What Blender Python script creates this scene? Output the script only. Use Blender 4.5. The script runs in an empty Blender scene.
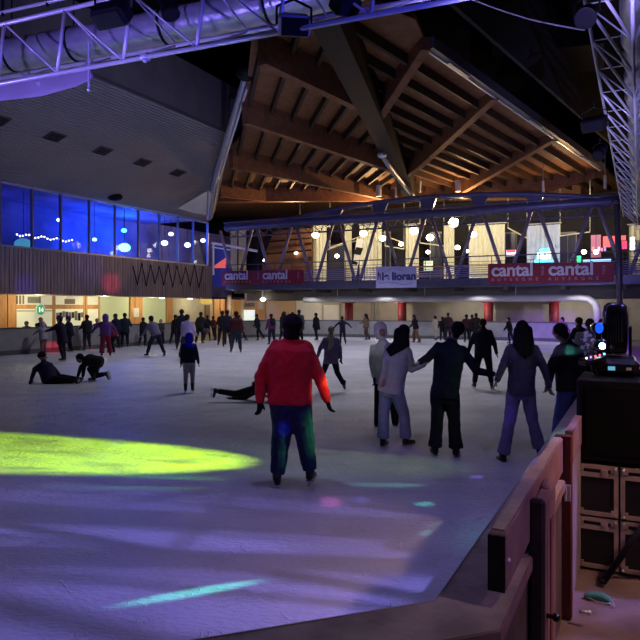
import bpy, math, random
from mathutils import Vector, Matrix, Quaternion, noise
random.seed(7)
C = bpy.context.scene.collection
PI = math.pi
V = Vector
CAMZ = 1.95
HOR = 308.0
# ---------------------------------------------------------------- placing helpers
def at(px, py, Y):
    return V(((px-320)/640*Y, Y, CAMZ-(py-HOR)/640*Y))
def atz(px, py, z):
    return at(px, py, (z-CAMZ)*640/(HOR-py))
def W(u, v, z):
    return V((.4472*u+.8944*v, .8944*u-.4472*v, z))
DU = V((.4472, .8944, 0)); DV = V((.8944, -.4472, 0)); UP = V((0, 0, 1))
def u_at(px, v):
    t = (px-320)/640
    return (-.8944*v-.4472*v*t)/(.4472-.8944*t)
def v_at(px, u):
    t = (px-320)/640
    return (.8944*u*t-.4472*u)/(.8944+.4472*t)
def on_v(px, py, v):
    p = W(u_at(px, v), v, 0); return at(px, py, p.y)
def on_u(px, py, u):
    p = W(u, v_at(px, u), 0); return at(px, py, p.y)
# ---------------------------------------------------------------- materials
MATS = {}
def mat(name, col, rough=.6, metal=0, spec=.5, var=0, scale=8, bump=0, bscale=60, emit=None, estr=0, stretch=None, coat=0):
    if name in MATS: return MATS[name]
    m = bpy.data.materials.new(name); m.use_nodes = True
    nt = m.node_tree; N = nt.nodes; L = nt.links
    b = N['Principled BSDF']
    b.inputs['Base Color'].default_value = (*col, 1)
    b.inputs['Roughness'].default_value = rough
    b.inputs['Metallic'].default_value = metal
    b.inputs['Specular IOR Level'].default_value = spec
    if coat: b.inputs['Coat Weight'].default_value = coat
    if emit:
        b.inputs['Emission Color'].default_value = (*emit, 1)
        b.inputs['Emission Strength'].default_value = estr
    if var or bump:
        tc = N.new('ShaderNodeTexCoord'); mp = N.new('ShaderNodeMapping')
        L.new(tc.outputs['Object'], mp.inputs['Vector'])
        if stretch: mp.inputs['Scale'].default_value = stretch
    if var:
        n = N.new('ShaderNodeTexNoise'); n.inputs['Scale'].default_value = scale; n.inputs['Detail'].default_value = 5
        L.new(mp.outputs['Vector'], n.inputs['Vector'])
        r = N.new('ShaderNodeValToRGB')
        r.color_ramp.elements[0].position = .3; r.color_ramp.elements[1].position = .7
        r.color_ramp.elements[0].color = (*[c*(1-var) for c in col], 1)
        r.color_ramp.elements[1].color = (*[min(1, c*(1+var)) for c in col], 1)
        L.new(n.outputs['Fac'], r.inputs['Fac']); L.new(r.outputs['Color'], b.inputs['Base Color'])
    if bump:
        n2 = N.new('ShaderNodeTexNoise'); n2.inputs['Scale'].default_value = bscale; n2.inputs['Detail'].default_value = 4
        L.new(mp.outputs['Vector'], n2.inputs['Vector'])
        bp = N.new('ShaderNodeBump'); bp.inputs['Strength'].default_value = bump; bp.inputs['Distance'].default_value = .02
        L.new(n2.outputs['Fac'], bp.inputs['Height']); L.new(bp.outputs['Normal'], b.inputs['Normal'])
    MATS[name] = m
    return m
def glow(name, col, s):
    if name in MATS: return MATS[name]
    m = mat(name, col, .5, emit=col, estr=s)
    return m
def cloth(col, name=None):
    k = name or 'cloth_%03d_%03d_%03d' % tuple(int(c*999) for c in col)
    return mat(k, col, .85, spec=.2, var=.12, scale=14, bump=.35, bscale=22)

def ice_material():
    m = bpy.data.materials.new('ice'); m.use_nodes = True
    nt = m.node_tree; N = nt.nodes; L = nt.links; b = N['Principled BSDF']
    tc = N.new('ShaderNodeTexCoord')
    def noisetex(scale, detail, st, rot=0):
        mp = N.new('ShaderNodeMapping'); mp.inputs['Scale'].default_value = st; mp.inputs['Rotation'].default_value = (0, 0, rot)
        L.new(tc.outputs['Object'], mp.inputs['Vector'])
        n = N.new('ShaderNodeTexNoise'); n.inputs['Scale'].default_value = scale; n.inputs['Detail'].default_value = detail
        L.new(mp.outputs['Vector'], n.inputs['Vector']); return n
    big = noisetex(.5, 4, (1, 2.2, 1), .1)
    r = N.new('ShaderNodeValToRGB')
    r.color_ramp.elements[0].position = .35; r.color_ramp.elements[1].position = .68
    r.color_ramp.elements[0].color = (.50, .51, .56, 1); r.color_ramp.elements[1].color = (.66, .68, .74, 1)
    L.new(big.outputs['Fac'], r.inputs['Fac'])
    # skate scratches: thin ridges of stretched wave noise in several directions
    prev = None; prevm = None
    for k, (rot, sc) in enumerate(((.3, 2.2), (1.2, 1.5), (2.1, 2.9), (2.8, 1.2), (.9, 3.6))):
        n = noisetex(sc*1.9, .4, (1, 1.3, 1), rot)
        s = N.new('ShaderNodeMath'); s.operation = 'SUBTRACT'; s.inputs[1].default_value = .5
        a = N.new('ShaderNodeMath'); a.operation = 'ABSOLUTE'
        c = N.new('ShaderNodeMapRange'); c.inputs['From Min'].default_value = 0; c.inputs['From Max'].default_value = .006
        c.inputs['To Min'].default_value = 1; c.inputs['To Max'].default_value = 0
        L.new(n.outputs['Fac'], s.inputs[0]); L.new(s.outputs[0], a.inputs[0]); L.new(a.outputs[0], c.inputs['Value'])
        if prev is None: prev = c.outputs['Result']
        else:
            mx = N.new('ShaderNodeMath'); mx.operation = 'MAXIMUM'
            L.new(prev, mx.inputs[0]); L.new(c.outputs['Result'], mx.inputs[1]); prev = mx.outputs[0]
    breakup = noisetex(2.6, 6, (1, 1, 1), .7)
    br = N.new('ShaderNodeMapRange'); br.inputs['From Min'].default_value = .52; br.inputs['From Max'].default_value = .62
    L.new(breakup.outputs['Fac'], br.inputs['Value'])
    ml = N.new('ShaderNodeMath'); ml.operation = 'MULTIPLY'; L.new(prev, ml.inputs[0]); L.new(br.outputs['Result'], ml.inputs[1])
    mix = N.new('ShaderNodeMix'); mix.data_type = 'RGBA'
    L.new(ml.outputs[0], mix.inputs['Factor']); L.new(r.outputs['Color'], mix.inputs[6]); mix.inputs[7].default_value = (.9, .92, .95, 1)
    L.new(mix.outputs[2], b.inputs['Base Color'])
    fine = noisetex(16, 8, (1, 1.8, 1), .4)
    add = N.new('ShaderNodeMath'); add.operation = 'ADD'
    L.new(ml.outputs[0], add.inputs[0]); L.new(fine.outputs['Fac'], add.inputs[1])
    bp = N.new('ShaderNodeBump'); bp.inputs['Strength'].default_value = .75; bp.inputs['Distance'].default_value = .03
    L.new(add.outputs[0], bp.inputs['Height']); L.new(bp.outputs['Normal'], b.inputs['Normal'])
    b.inputs['Roughness'].default_value = .42; b.inputs['Specular IOR Level'].default_value = .35
    return m
def wood_material(name, c1, c2, scale=(1, 1, 12), rough=.6):
    m = bpy.data.materials.new(name); m.use_nodes = True
    nt = m.node_tree; N = nt.nodes; L = nt.links; b = N['Principled BSDF']
    tc = N.new('ShaderNodeTexCoord'); mp = N.new('ShaderNodeMapping'); mp.inputs['Scale'].default_value = scale
    L.new(tc.outputs['Object'], mp.inputs['Vector'])
    n = N.new('ShaderNodeTexNoise'); n.inputs['Scale'].default_value = 3; n.inputs['Detail'].default_value = 8; n.inputs['Distortion'].default_value = .6
    L.new(mp.outputs['Vector'], n.inputs['Vector'])
    r = N.new('ShaderNodeValToRGB'); r.color_ramp.elements[0].position = .3; r.color_ramp.elements[1].position = .72
    r.color_ramp.elements[0].color = (*c1, 1); r.color_ramp.elements[1].color = (*c2, 1)
    L.new(n.outputs['Fac'], r.inputs['Fac']); L.new(r.outputs['Color'], b.inputs['Base Color'])
    bp = N.new('ShaderNodeBump'); bp.inputs['Strength'].default_value = .2; bp.inputs['Distance'].default_value = .01
    L.new(n.outputs['Fac'], bp.inputs['Height']); L.new(bp.outputs['Normal'], b.inputs['Normal'])
    b.inputs['Roughness'].default_value = rough; b.inputs['Specular IOR Level'].default_value = .15
    return m
def glass_material(name, tint=(.8, .85, 1), gloss=.06, rough=.03):
    m = bpy.data.materials.new(name); m.use_nodes = True
    nt = m.node_tree; N = nt.nodes; L = nt.links
    N.remove(N['Principled BSDF'])
    o = N['Material Output']; t = N.new('ShaderNodeBsdfTransparent'); t.inputs[0].default_value = (*tint, 1)
    g = N.new('ShaderNodeBsdfGlossy'); g.inputs['Roughness'].default_value = rough
    lw = N.new('ShaderNodeLayerWeight'); lw.inputs[0].default_value = .5
    fr = N.new('ShaderNodeMath'); fr.operation = 'POWER'; fr.inputs[1].default_value = 5; L.new(lw.outputs['Facing'], fr.inputs[0])
    ad = N.new('ShaderNodeMath'); ad.operation = 'ADD'; ad.inputs[1].default_value = gloss
    mx = N.new('ShaderNodeMixShader'); L.new(fr.outputs[0], ad.inputs[0]); L.new(ad.outputs[0], mx.inputs[0])
    L.new(t.outputs[0], mx.inputs[1]); L.new(g.outputs[0], mx.inputs[2]); L.new(mx.outputs[0], o.inputs['Surface'])
    return m
# ---------------------------------------------------------------- mesh builder
ORG = {}
def props(o, label=None, cat=None, group=None, kind=None):
    if label: o['label'] = label
    if cat: o['category'] = cat
    if group: o['group'] = group
    if kind: o['kind'] = kind
    return o
class MB:
    def __init__(s): s.v = []; s.f = []
    def add(s, vs, fs):
        n = len(s.v); s.v += [V(p) for p in vs]; s.f += [tuple(i+n for i in f) for f in fs]; return s
    def obox(s, o, a, b, c):
        o = V(o); a = V(a); b = V(b); c = V(c)
        if a.cross(b).dot(c) < 0: a, b = b, a
        return s.add([o, o+a, o+a+b, o+b, o+c, o+a+c, o+a+b+c, o+b+c],
            [(0, 3, 2, 1), (4, 5, 6, 7), (0, 1, 5, 4), (1, 2, 6, 5), (2, 3, 7, 6), (3, 0, 4, 7)])
    def cbox(s, c, a, b, h):      # centre, full vectors
        a = V(a); b = V(b); h = V(h); return s.obox(V(c)-(a+b+h)/2, a, b, h)
    def box(s, c, sx, sy, sz): return s.cbox(c, (sx, 0, 0), (0, sy, 0), (0, 0, sz))
    def bbox(s, c, a, b, h, bev):   # box with chamfered edges (axes orthogonal)
        c = V(c); A = V(a)/2; B = V(b)/2; H = V(h)/2
        la, lb, lh = A.length, B.length, H.length
        an, bn, hn = A.normalized(), B.normalized(), H.normalized()
        if an.cross(bn).dot(hn) < 0: an = -an
        e = bev; vs = []; idx = {}
        for i in (-1, 1):
            for j in (-1, 1):
                for k in (-1, 1):
                    for ax in range(3):
                        p = [i*(la-(e if ax != 0 else 0)), j*(lb-(e if ax != 1 else 0)), k*(lh-(e if ax != 2 else 0))]
                        idx[(i, j, k, ax)] = len(vs); vs.append(c+an*p[0]+bn*p[1]+hn*p[2])
        fs = []
        for i in (-1, 1):
            q = [idx[(i, -1, -1, 0)], idx[(i, 1, -1, 0)], idx[(i, 1, 1, 0)], idx[(i, -1, 1, 0)]]; fs.append(q if i > 0 else q[::-1])
            q = [idx[(-1, i, -1, 1)], idx[(-1, i, 1, 1)], idx[(1, i, 1, 1)], idx[(1, i, -1, 1)]]; fs.append(q if i > 0 else q[::-1])
            q = [idx[(-1, -1, i, 2)], idx[(1, -1, i, 2)], idx[(1, 1, i, 2)], idx[(-1, 1, i, 2)]]; fs.append(q if i > 0 else q[::-1])
        for i in (-1, 1):
            for j in (-1, 1):
                fs.append([idx[(i, j, -1, 0)], idx[(i, j, 1, 0)], idx[(i, j, 1, 1)], idx[(i, j, -1, 1)]])
                fs.append([idx[(i, -1, j, 0)], idx[(i, 1, j, 0)], idx[(i, 1, j, 2)], idx[(i, -1, j, 2)]])
                fs.append([idx[(-1, i, j, 1)], idx[(1, i, j, 1)], idx[(1, i, j, 2)], idx[(-1, i, j, 2)]])
                for k in (-1, 1): fs.append([idx[(i, j, k, 0)], idx[(i, j, k, 1)], idx[(i, j, k, 2)]])
        return s.add(vs, fs)
    def ring(s, c, a, b, n): return [V(c)+V(a)*math.cos(2*PI*i/n)+V(b)*math.sin(2*PI*i/n) for i in range(n)]
    def loft(s, rings, cap=True):
        n = len(rings[0]); o = len(s.v)
        for r in rings: s.v += r
        for k in range(len(rings)-1):
            for i in range(n):
                a = o+k*n+i; b = o+k*n+(i+1) % n; s.f.append((a, b, b+n, a+n))
        if cap:
            s.f.append(tuple(o+i for i in range(n-1, -1, -1))); e = o+(len(rings)-1)*n
            s.f.append(tuple(e+i for i in range(n)))
        return s
    def tube(s, p, q, r, r2=None, n=10):
        p = V(p); q = V(q); d = (q-p)
        if d.length < 1e-6: return s
        d.normalize(); a = d.orthogonal().normalized(); b = d.cross(a)
        r2 = r if r2 is None else r2
        return s.loft([s.ring(p, a*r, b*r, n), s.ring(q, a*r2, b*r2, n)])
    def path(s, pts, r, n=8):
        pts = [V(p) for p in pts]; rings = []; a = None
        for i, p in enumerate(pts):
            d = (pts[min(i+1, len(pts)-1)]-pts[max(i-1, 0)]).normalized()
            a = d.orthogonal().normalized() if a is None else (a-d*a.dot(d)).normalized()
            b = d.cross(a); rr = r[i] if isinstance(r, (list, tuple)) else r
            rings.append(s.ring(p, a*rr, b*rr, n))
        return s.loft(rings)
    def sph(s, c, rx, ry=None, rz=None, nu=14, nv=9, ax=None):
        ry = rx if ry is None else ry; rz = rx if rz is None else rz
        X, Y_, Z = ax or (V((1, 0, 0)), V((0, 1, 0)), V((0, 0, 1))); c = V(c)
        rings = []
        for k in range(1, nv):
            t = PI*k/nv; rings.append(s.ring(c-Z*rz*math.cos(t), X*rx*math.sin(t), Y_*ry*math.sin(t), nu))
        o = len(s.v); s.loft(rings, False)
        b = len(s.v); s.v += [c-Z*rz, c+Z*rz]; e = o+(nv-2)*nu
        for i in range(nu):
            s.f.append((o+(i+1) % nu, o+i, b)); s.f.append((e+i, e+(i+1) % nu, b+1))
        return s
    def cap(s, p, q, r1, r2, n=12):          # tapered capsule
        p = V(p); q = V(q); d = q-p
        if d.length < 1e-5: return s.sph(p, r1)
        d.normalize(); a = d.orthogonal().normalized(); b = d.cross(a); rings = []
        for k in (1, 2, 3):
            t = PI/2*k/4; rings.append(s.ring(p-d*r1*math.cos(t), a*r1*math.sin(t), b*r1*math.sin(t), n))
        rings.append(s.ring(p, a*r1, b*r1, n)); rings.append(s.ring(q, a*r2, b*r2, n))
        for k in (3, 2, 1):
            t = PI/2*k/4; rings.append(s.ring(q+d*r2*math.cos(t), a*r2*math.sin(t), b*r2*math.sin(t), n))
        return s.loft(rings)
    def prism(s, poly, d):
        poly = [V(p) for p in poly]; d = V(d); n = len(poly); o = len(s.v)
        s.v += poly+[p+d for p in poly]
        s.f.append(tuple(o+i for i in range(n-1, -1, -1))); s.f.append(tuple(o+n+i for i in range(n)))
        for i in range(n): s.f.append((o+i, o+(i+1) % n, o+n+(i+1) % n, o+n+i))
        return s
    def build(s, name, m, parent=None, smooth=False, bev=0, kind=None, label=None):
        if parent is not None: org = ORG[parent.name]
        else:
            xs = [p.x for p in s.v]; ys = [p.y for p in s.v]; zs = [p.z for p in s.v]
            org = V(((min(xs)+max(xs))/2, (min(ys)+max(ys))/2, min(zs)))
        me = bpy.data.meshes.new(name); me.from_pydata([p-org for p in s.v], [], s.f)
        import bmesh
        bm = bmesh.new(); bm.from_mesh(me); bmesh.ops.recalc_face_normals(bm, faces=bm.faces); bm.to_mesh(me); bm.free()
        if smooth:
            me.polygons.foreach_set('use_smooth', [True]*len(me.polygons))
        me.materials.append(m)
        o = bpy.data.objects.new(name, me); C.objects.link(o)
        if parent is not None: o.parent = parent
        else: o.location = org
        ORG[o.name] = org
        if bev:
            md = o.modifiers.new('b', 'BEVEL'); md.width = bev; md.segments = 2; md.limit_method = 'ANGLE'
        if kind: o['kind'] = kind
        if label: o['label'] = label
        return o
def thing(name, label, cat, loc, group=None, kind=None):
    o = bpy.data.objects.new(name, None); C.objects.link(o); o.location = V(loc); o.empty_display_size = .2
    ORG[o.name] = V(loc); return props(o, label, cat, group, kind)
def text(s, name, m, parent, org, xd, zd, size, extrude=.01, offset=0, align='LEFT', spacing=1.0):
    cu = bpy.data.curves.new(name, 'FONT'); cu.body = s; cu.size = size; cu.extrude = extrude; cu.offset = offset
    cu.align_x = align; cu.space_character = spacing
    o = bpy.data.objects.new(name, cu); C.objects.link(o)
    xd = V(xd).normalized(); zd = V(zd).normalized(); nd = xd.cross(zd)
    R = Matrix((xd, zd, nd)).transposed().to_4x4()
    cu.materials.append(m)
    TEXTS.append((o, name, parent, Matrix.Translation(V(org)) @ R))
    return o
TEXTS = []
def spot(name, loc, tgt, col, W_, ang, blend=.4, sx=1, sy=1, r=.03):
    l = bpy.data.lights.new(name, 'SPOT'); l.color = col; l.energy = W_; l.spot_size = math.radians(ang); l.spot_blend = blend
    l.shadow_soft_size = r
    o = bpy.data.objects.new(name, l); C.objects.link(o); o.location = loc
    o.rotation_euler = (V(tgt)-V(loc)).to_track_quat('-Z', 'Y').to_euler(); o.scale = (sx, sy, 1)
    return o
def gobo(o, scale, lo, hi, p0=.4, p1=.6, st=(1, 1, 1)):
    l = o.data; l.use_nodes = True; nt = l.node_tree; N = nt.nodes; L = nt.links
    em = next(n for n in N if n.type == 'EMISSION'); tc = N.new('ShaderNodeTexCoord'); mp = N.new('ShaderNodeMapping'); mp.inputs['Scale'].default_value = st
    n = N.new('ShaderNodeTexNoise'); n.inputs['Scale'].default_value = scale; n.inputs['Detail'].default_value = 2
    r = N.new('ShaderNodeMapRange'); r.inputs['From Min'].default_value = p0; r.inputs['From Max'].default_value = p1; r.inputs['To Min'].default_value = lo; r.inputs['To Max'].default_value = hi
    L.new(tc.outputs['Normal'], mp.inputs['Vector']); L.new(mp.outputs['Vector'], n.inputs['Vector']); L.new(n.outputs['Fac'], r.inputs['Value']); L.new(r.outputs['Result'], em.inputs['Strength'])
    return o
def area(name, loc, tgt, col, W_, sx, sy, spread=180):
    l = bpy.data.lights.new(name, 'AREA'); l.color = col; l.energy = W_; l.shape = 'RECTANGLE'; l.size = sx; l.size_y = sy
    l.spread = math.radians(spread)
    o = bpy.data.objects.new(name, l); C.objects.link(o); o.location = loc
    o.rotation_euler = (V(tgt)-V(loc)).to_track_quat('-Z', 'Y').to_euler()
    return o
def point(name, loc, col, W_, r=.1):
    l = bpy.data.lights.new(name, 'POINT'); l.color = col; l.energy = W_; l.shadow_soft_size = r
    o = bpy.data.objects.new(name, l); C.objects.link(o); o.location = loc; return o
# ---------------------------------------------------------------- people
REMESH = []
def rm(o, vox, sm=4, disp=0):
    REMESH.append((o, vox, sm, disp)); return o
SKIN = mat('skin', (.42, .25, .19), .55, spec=.3, var=.06, scale=20)
SKIND = mat('skin_tan', (.30, .17, .12), .55, spec=.3, var=.06, scale=20)
BLACKB = mat('skate_boot_black', (.012, .012, .014), .35, spec=.5)
STEEL = mat('blade_steel', (.6, .6, .62), .25, metal=1)
EYE = mat('eye_white', (.7, .7, .7), .2); PUP = mat('pupil', (.02, .015, .01), .2)
def dirv(f, s, fwd, out):
    a = math.radians(fwd); o = math.radians(out)
    return (-UP*math.cos(a)*math.cos(o)+f*math.sin(a)*math.cos(o)+s*math.sin(o)).normalized()
def ering(c, a, b, n=18, p=.85):
    r = []
    for i in range(n):
        t = 2*PI*i/n; x = math.cos(t); y = math.sin(t)
        r.append(c+a*math.copysign(abs(x)**p, x)+b*math.copysign(abs(y)**p, y))
    return r
def hand_mesh(m, w, d, side, k, curl=35, up=None, thick=1.0):
    """palm + five fingers starting at wrist w, pointing along d; side = towards the thumb"""
    d = V(d).normalized(); side = V(side); side = (side-d*side.dot(d)).normalized(); n = d.cross(side).normalized()
    t = thick
    for j in (-1, 0, 1):
        m.cap(w+side*.012*j*k, w+d*.085*k+side*.024*j*k, .017*k*t, .014*k*t, 8)
    for j, (off, L) in enumerate(((.031, .062), (.011, .072), (-.010, .067), (-.030, .052))):
        b = w+d*.085*k+side*off*k; a1 = math.radians(curl*.5); a2 = math.radians(curl*1.5)
        d1 = (d*math.cos(a1)+n*math.sin(a1)+side*(off*1.5)).normalized(); d2 = (d*math.cos(a2)+n*math.sin(a2)).normalized()
        c = b+d1*L*.5*k; e = c+d2*L*.5*k
        m.cap(b, c, .0095*k*t, .009*k*t, 8); m.cap(c, e, .009*k*t, .0075*k*t, 8)
    b = w+d*.02*k+side*.022*k; c = b+(side*.75+d*.6+n*.2).normalized()*.045*k; e = c+(d*.9+side*.25+n*.3).normalized()*.035*k
    m.cap(b, c, .013*k*t, .0105*k*t, 8); m.cap(c, e, .0105*k*t, .009*k*t, 8)
def skate(parent, ank, fdir, k, vox, col, flat=True):
    """ank = ankle point; fdir = toe direction, sole plane perpendicular to leg axis"""
    z = UP if flat is True else V(flat).normalized()
    f = (fdir-z*fdir.dot(z)).normalized(); s = f.cross(z).normalized()
    b = MB()
    b.cap(ank+z*.10*k, ank-z*.02*k, .058*k, .050*k, 12)
    b.cap(ank-f*.03*k-z*.045*k, ank+f*.08*k-z*.05*k, .042*k, .040*k, 12)
    b.cap(ank+f*.08*k-z*.052*k, ank+f*.17*k-z*.060*k, .042*k, .030*k, 12)
    o = b.build('ice_skate', col, parent, True); rm(o, max(vox, .012), 2)
    bl = MB()
    y0 = ank-z*.088*k
    bl.cbox(y0+f*.06*k+z*.003*k, f*.27*k, s*.05*k, z*.014*k)
    bl.cbox(y0-f*.02*k-z*.018*k, f*.06*k, s*.018*k, z*.03*k)
    bl.cbox(y0+f*.13*k-z*.018*k, f*.06*k, s*.018*k, z*.03*k)
    pts = [y0-f*.10*k-z*.03*k, y0+f*.18*k-z*.03*k, y0+f*.205*k-z*.02*k, y0+f*.18*k-z*.052*k, y0-f*.08*k-z*.052*k]
    bl.prism([p-s*.004 for p in pts], s*.008)
    bl.build('blade', STEEL, o)
    return o
def person(label, px, fy, top=None, face=0, H=None, lean=None, side=0, arms=None, legs=None, head=None, top_c=(.02, .02, .03), bot_c=(.015, .015, .025),
           hair='short', hair_c=(.02, .013, .01), hat_c=None, bulk=1.2, coat=.02, headk=1.0, gaiter=None, shw=1.0, vox=.028, skirt=None, X=None, Y=None, skates=True, glove=None,
           skin=None, group='skaters on the ice', pel=None, nk=None, hd=None, look=0, nod=0, flare=0, scarf=None, pack=None, hood=None,
           pose='stand', base=None, wrinkle=0, face_detail=False, mask=None, slim=1.0, zoff=0, topm=None, botm=None):
    skin = skin or SKIN
    if vox > .02: bulk *= 1.14; headk *= 1.13
    rr = random.Random(int(px*7)+int(fy*3))
    if lean is None: lean = rr.uniform(3, 13) if vox > .02 else 4
    if legs is None and vox > .02:
        a_ = rr.uniform(2, 22); legs = ((a_, rr.uniform(3, 8), a_*rr.uniform(1.1, 1.7)+6), (-rr.uniform(0, 12), rr.uniform(3, 8), rr.uniform(4, 18)))
    if arms is None and vox > .02:
        arms = tuple((rr.uniform(-8, 25), rr.uniform(8, 24), rr.uniform(15, 60)) for _ in (0, 1))
    if Y is None: Y = CAMZ*640/(fy-HOR)
    if skates and pel is None:           # keep every skater inside the barriers
        Y0_ = Y
        for _ in range(60):
            x_ = (px-320)/640*Y; u_ = .4472*x_+.8944*Y; v_ = .8944*x_-.4472*Y
            bad = v_ < -22.6 or u_ > 38.85 or (u_ > 33.8 and v_ < -17.7 and math.hypot(u_-33.8, v_+17.7) > 5.1) or (u_ > 33.8 and v_ > -6.2 and math.hypot(u_-33.8, v_+6.2) > 5.1)
            if not bad: break
            Y -= .1
    cx = (px-320)/640*Y if X is None else X
    fl = .095 if skates else .0
    if H is None: H = (fy-top)/640*Y-fl*.9
    k = H/1.75
    a = math.radians(face); f = V((math.sin(a), math.cos(a), 0)); s = V((f.y, -f.x, 0))     # s = the person's right
    ankh = (.14 if skates else .08)*k
    th = .245*H; sh = .235*H
    legs = legs or ((6, 4, 8), (-4, 4, 6))
    arms = arms or ((8, 10, 15), (4, 10, 15))
    def pt(q): return at(q[0], q[1], Y+(q[2] if len(q) > 2 else 0))
    # legs (right, left), pelvis height from the lowest foot
    rel = []
    for (lg, sg) in zip(legs, (1, -1)):
        if isinstance(lg[0], (tuple, list)): rel.append(None); continue
        hip = s*sg*.052*H
        kn = hip+dirv(f, s*sg, lg[0], lg[1])*th; an = kn+dirv(f, s*sg, lg[0]-lg[2], lg[1]*.8)*sh
        rel.append((hip, kn, an))
    if pel: P = pt(pel)
    else:
        low = min(r[2].z for r in rel if r)
        P = V((cx, Y, ankh-low+zoff))
        mean = sum(((r[2]) for r in rel if r), V())/2; P -= V((mean.x, mean.y, 0))
    LG = []
    for lg, r, sg in zip(legs, rel, (1, -1)):
        if r is None:
            LG.append((P+s*sg*.052*H, pt(lg[0]), pt(lg[1])))
        else: LG.append(tuple(P+q for q in r))
    la = math.radians(lean); sa = math.radians(side)
    tup = (UP*math.cos(la)*math.cos(sa)+f*math.sin(la)+s*math.sin(sa)).normalized()
    NK = pt(nk) if nk else P+tup*.30*H
    tup = (NK-P).normalized()
    TL = (NK-P).length
    S = (s-tup*s.dot(tup)).normalized(); F = tup.cross(S)*1.0
    if F.dot(f) < 0 and abs(F.dot(f)) > .2: F = -F
    if hd: HD = pt(hd)
    else:
        na = math.radians(lean*.5+nod); HD = NK+(UP*math.cos(na)+f*math.sin(na)+s*math.sin(sa)*.5).normalized()*.084*H
    la2 = math.radians(face+look); hf = V((math.sin(la2), math.cos(la2), 0))
    hu = (HD-NK).normalized()*.6+UP*.4; hu.normalize()
    nn = math.radians(nod); hf = (hf*math.cos(nn)-UP*math.sin(nn)); hf = (hf-hu*hf.dot(hu)*.7).normalized()
    hs = hf.cross(hu).normalized(); hu = hs.cross(hf).normalized()
    AR = []
    for ar, sg in zip(arms, (1, -1)):
        shp = NK-tup*.042*H+S*sg*.086*H*(.5+.5*bulk)*shw
        if isinstance(ar[0], (tuple, list)):
            e = pt(ar[0]); w = pt(ar[1]); e = shp+(e-shp).normalized()*min((e-shp).length, .20*H); 
            w = e+(w-e).normalized()*min((w-e).length, .19*H)
        else:
            fw = ar[0]; inn = ar[3] if len(ar) > 3 else 0
            e = shp+dirv(f, S*sg, fw, ar[1])*.175*H
            w = e+dirv(f, S*sg, fw+ar[2], ar[1]*.6-inn)*.15*H
        AR.append((shp, e, w))
    root = thing('person', label, 'person', (P.x, P.y, 0), group)
    if True:
        # ---- body: one continuous surface (head, neck, trunk, arms, hands, legs)
        b = MB(); hr = (.071*H if H > 1.45 else .077*H)*headk
        q = hr/.115
        b.sph(HD+hu*.018*q, .076*q, .094*q, .098*q, ax=(hs, hf, hu))
        b.sph(HD-hu*.05*q+hf*.02*q, .058*q, .068*q, .062*q, ax=(hs, hf, hu))
        b.cap(HD+hf*.09*q-hu*.002*q, HD+hf*.108*q-hu*.028*q, .009*q, .014*q, 8)
        for sg in (1, -1):
            b.sph(HD+hs*sg*.076*q-hu*.008*q-hf*.005*q, .010*q, .018*q, .028*q, ax=(hs, hf, hu), nu=8, nv=6)
        b.cap(HD-hu*.05*q-hf*.015*q, NK-tup*.02*k, .052*k, .060*k)
        r = .72*bulk
        b.loft([ering(P-tup*.05*H, S*.15*k*r, F*.10*k*r), ering(P+tup*.35*TL, S*.145*k*r, F*.09*k*r),
                ering(P+tup*.75*TL, S*.17*k*r, F*.11*k*r), ering(NK-tup*.02*H, S*.15*k*r, F*.07*k*r), ering(NK, S*.05*k, F*.05*k)])
        for (h0, kn, an) in LG:
            b.cap(h0, kn, .066*k*min(bulk, 1.2), .045*k); b.cap(kn, an, .044*k, .034*k)
            fd = f; b.cap(an-UP*.03*k, an-UP*.045*k+fd*.11*k, .03*k, .024*k)
        for (sp, e, w), sg in zip(AR, (1, -1)):
            b.cap(sp, e, .045*k, .034*k); b.cap(e, w, .034*k, .024*k)
            hd_ = (w-e).normalized(); inw = f*.8-S*sg*.3
            if not glove: hand_mesh(b, w, hd_, inw, k, curl=40 if sg > 0 else -40)
        body = b.build('body', skin, root, True); rm(body, vox*.62, 3)
        if glove:
            for (sp, e, w), sg in zip(AR, (1, -1)):
                g = MB(); hand_mesh(g, w, (w-e).normalized(), f*.8-S*sg*.3, k*1.08, curl=40 if sg > 0 else -40, thick=1.25)
                g.cap(w-(w-e).normalized()*.04*k, w, .034*k, .032*k)
                rm(g.build('glove', cloth(glove), root, True), min(vox, .011), 2)
    # ---- trousers
    t = MB(); bb = bulk; sl = slim
    t.loft([ering(P-tup*.075*H, S*.125*k*bb, F*.105*k*bb), ering(P-tup*.02*H, S*.158*k*bb, F*.118*k*bb), ering(P+tup*.05*H, S*.142*k*bb, F*.10*k*bb)])
    for (h0, kn, an) in LG:
        en = kn+(an-kn)*(.93 if skates else .97)
        m_ = kn+(an-kn)*.35
        t.cap(h0-UP*.03*k, kn, .098*k*(.2+.8*bb)*min(sl, 1.06), (.070+flare*.15)*k*(.2+.8*bb)*sl); t.cap(kn, m_, (.070+flare*.15)*k*(.2+.8*bb)*sl, (.065+flare*.4)*k*(.3+.7*bb)*sl)
        t.tube(m_, en, (.065+flare*.4)*k*(.3+.7*bb)*sl, (.058+flare)*k*(.5+.5*bb)*sl)
    rm(t.build('trousers', botm or cloth(bot_c), root, True), vox, 3, wrinkle)
    # ---- jacket
    j = MB(); hem = -.045*H-coat*H; bk = bulk
    rings = []
    if coat > .05: rings.append(ering(P+(-UP*.6-tup*.4).normalized()*(.045+coat)*H, S*.185*k*bk, F*.15*k*bk))
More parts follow.
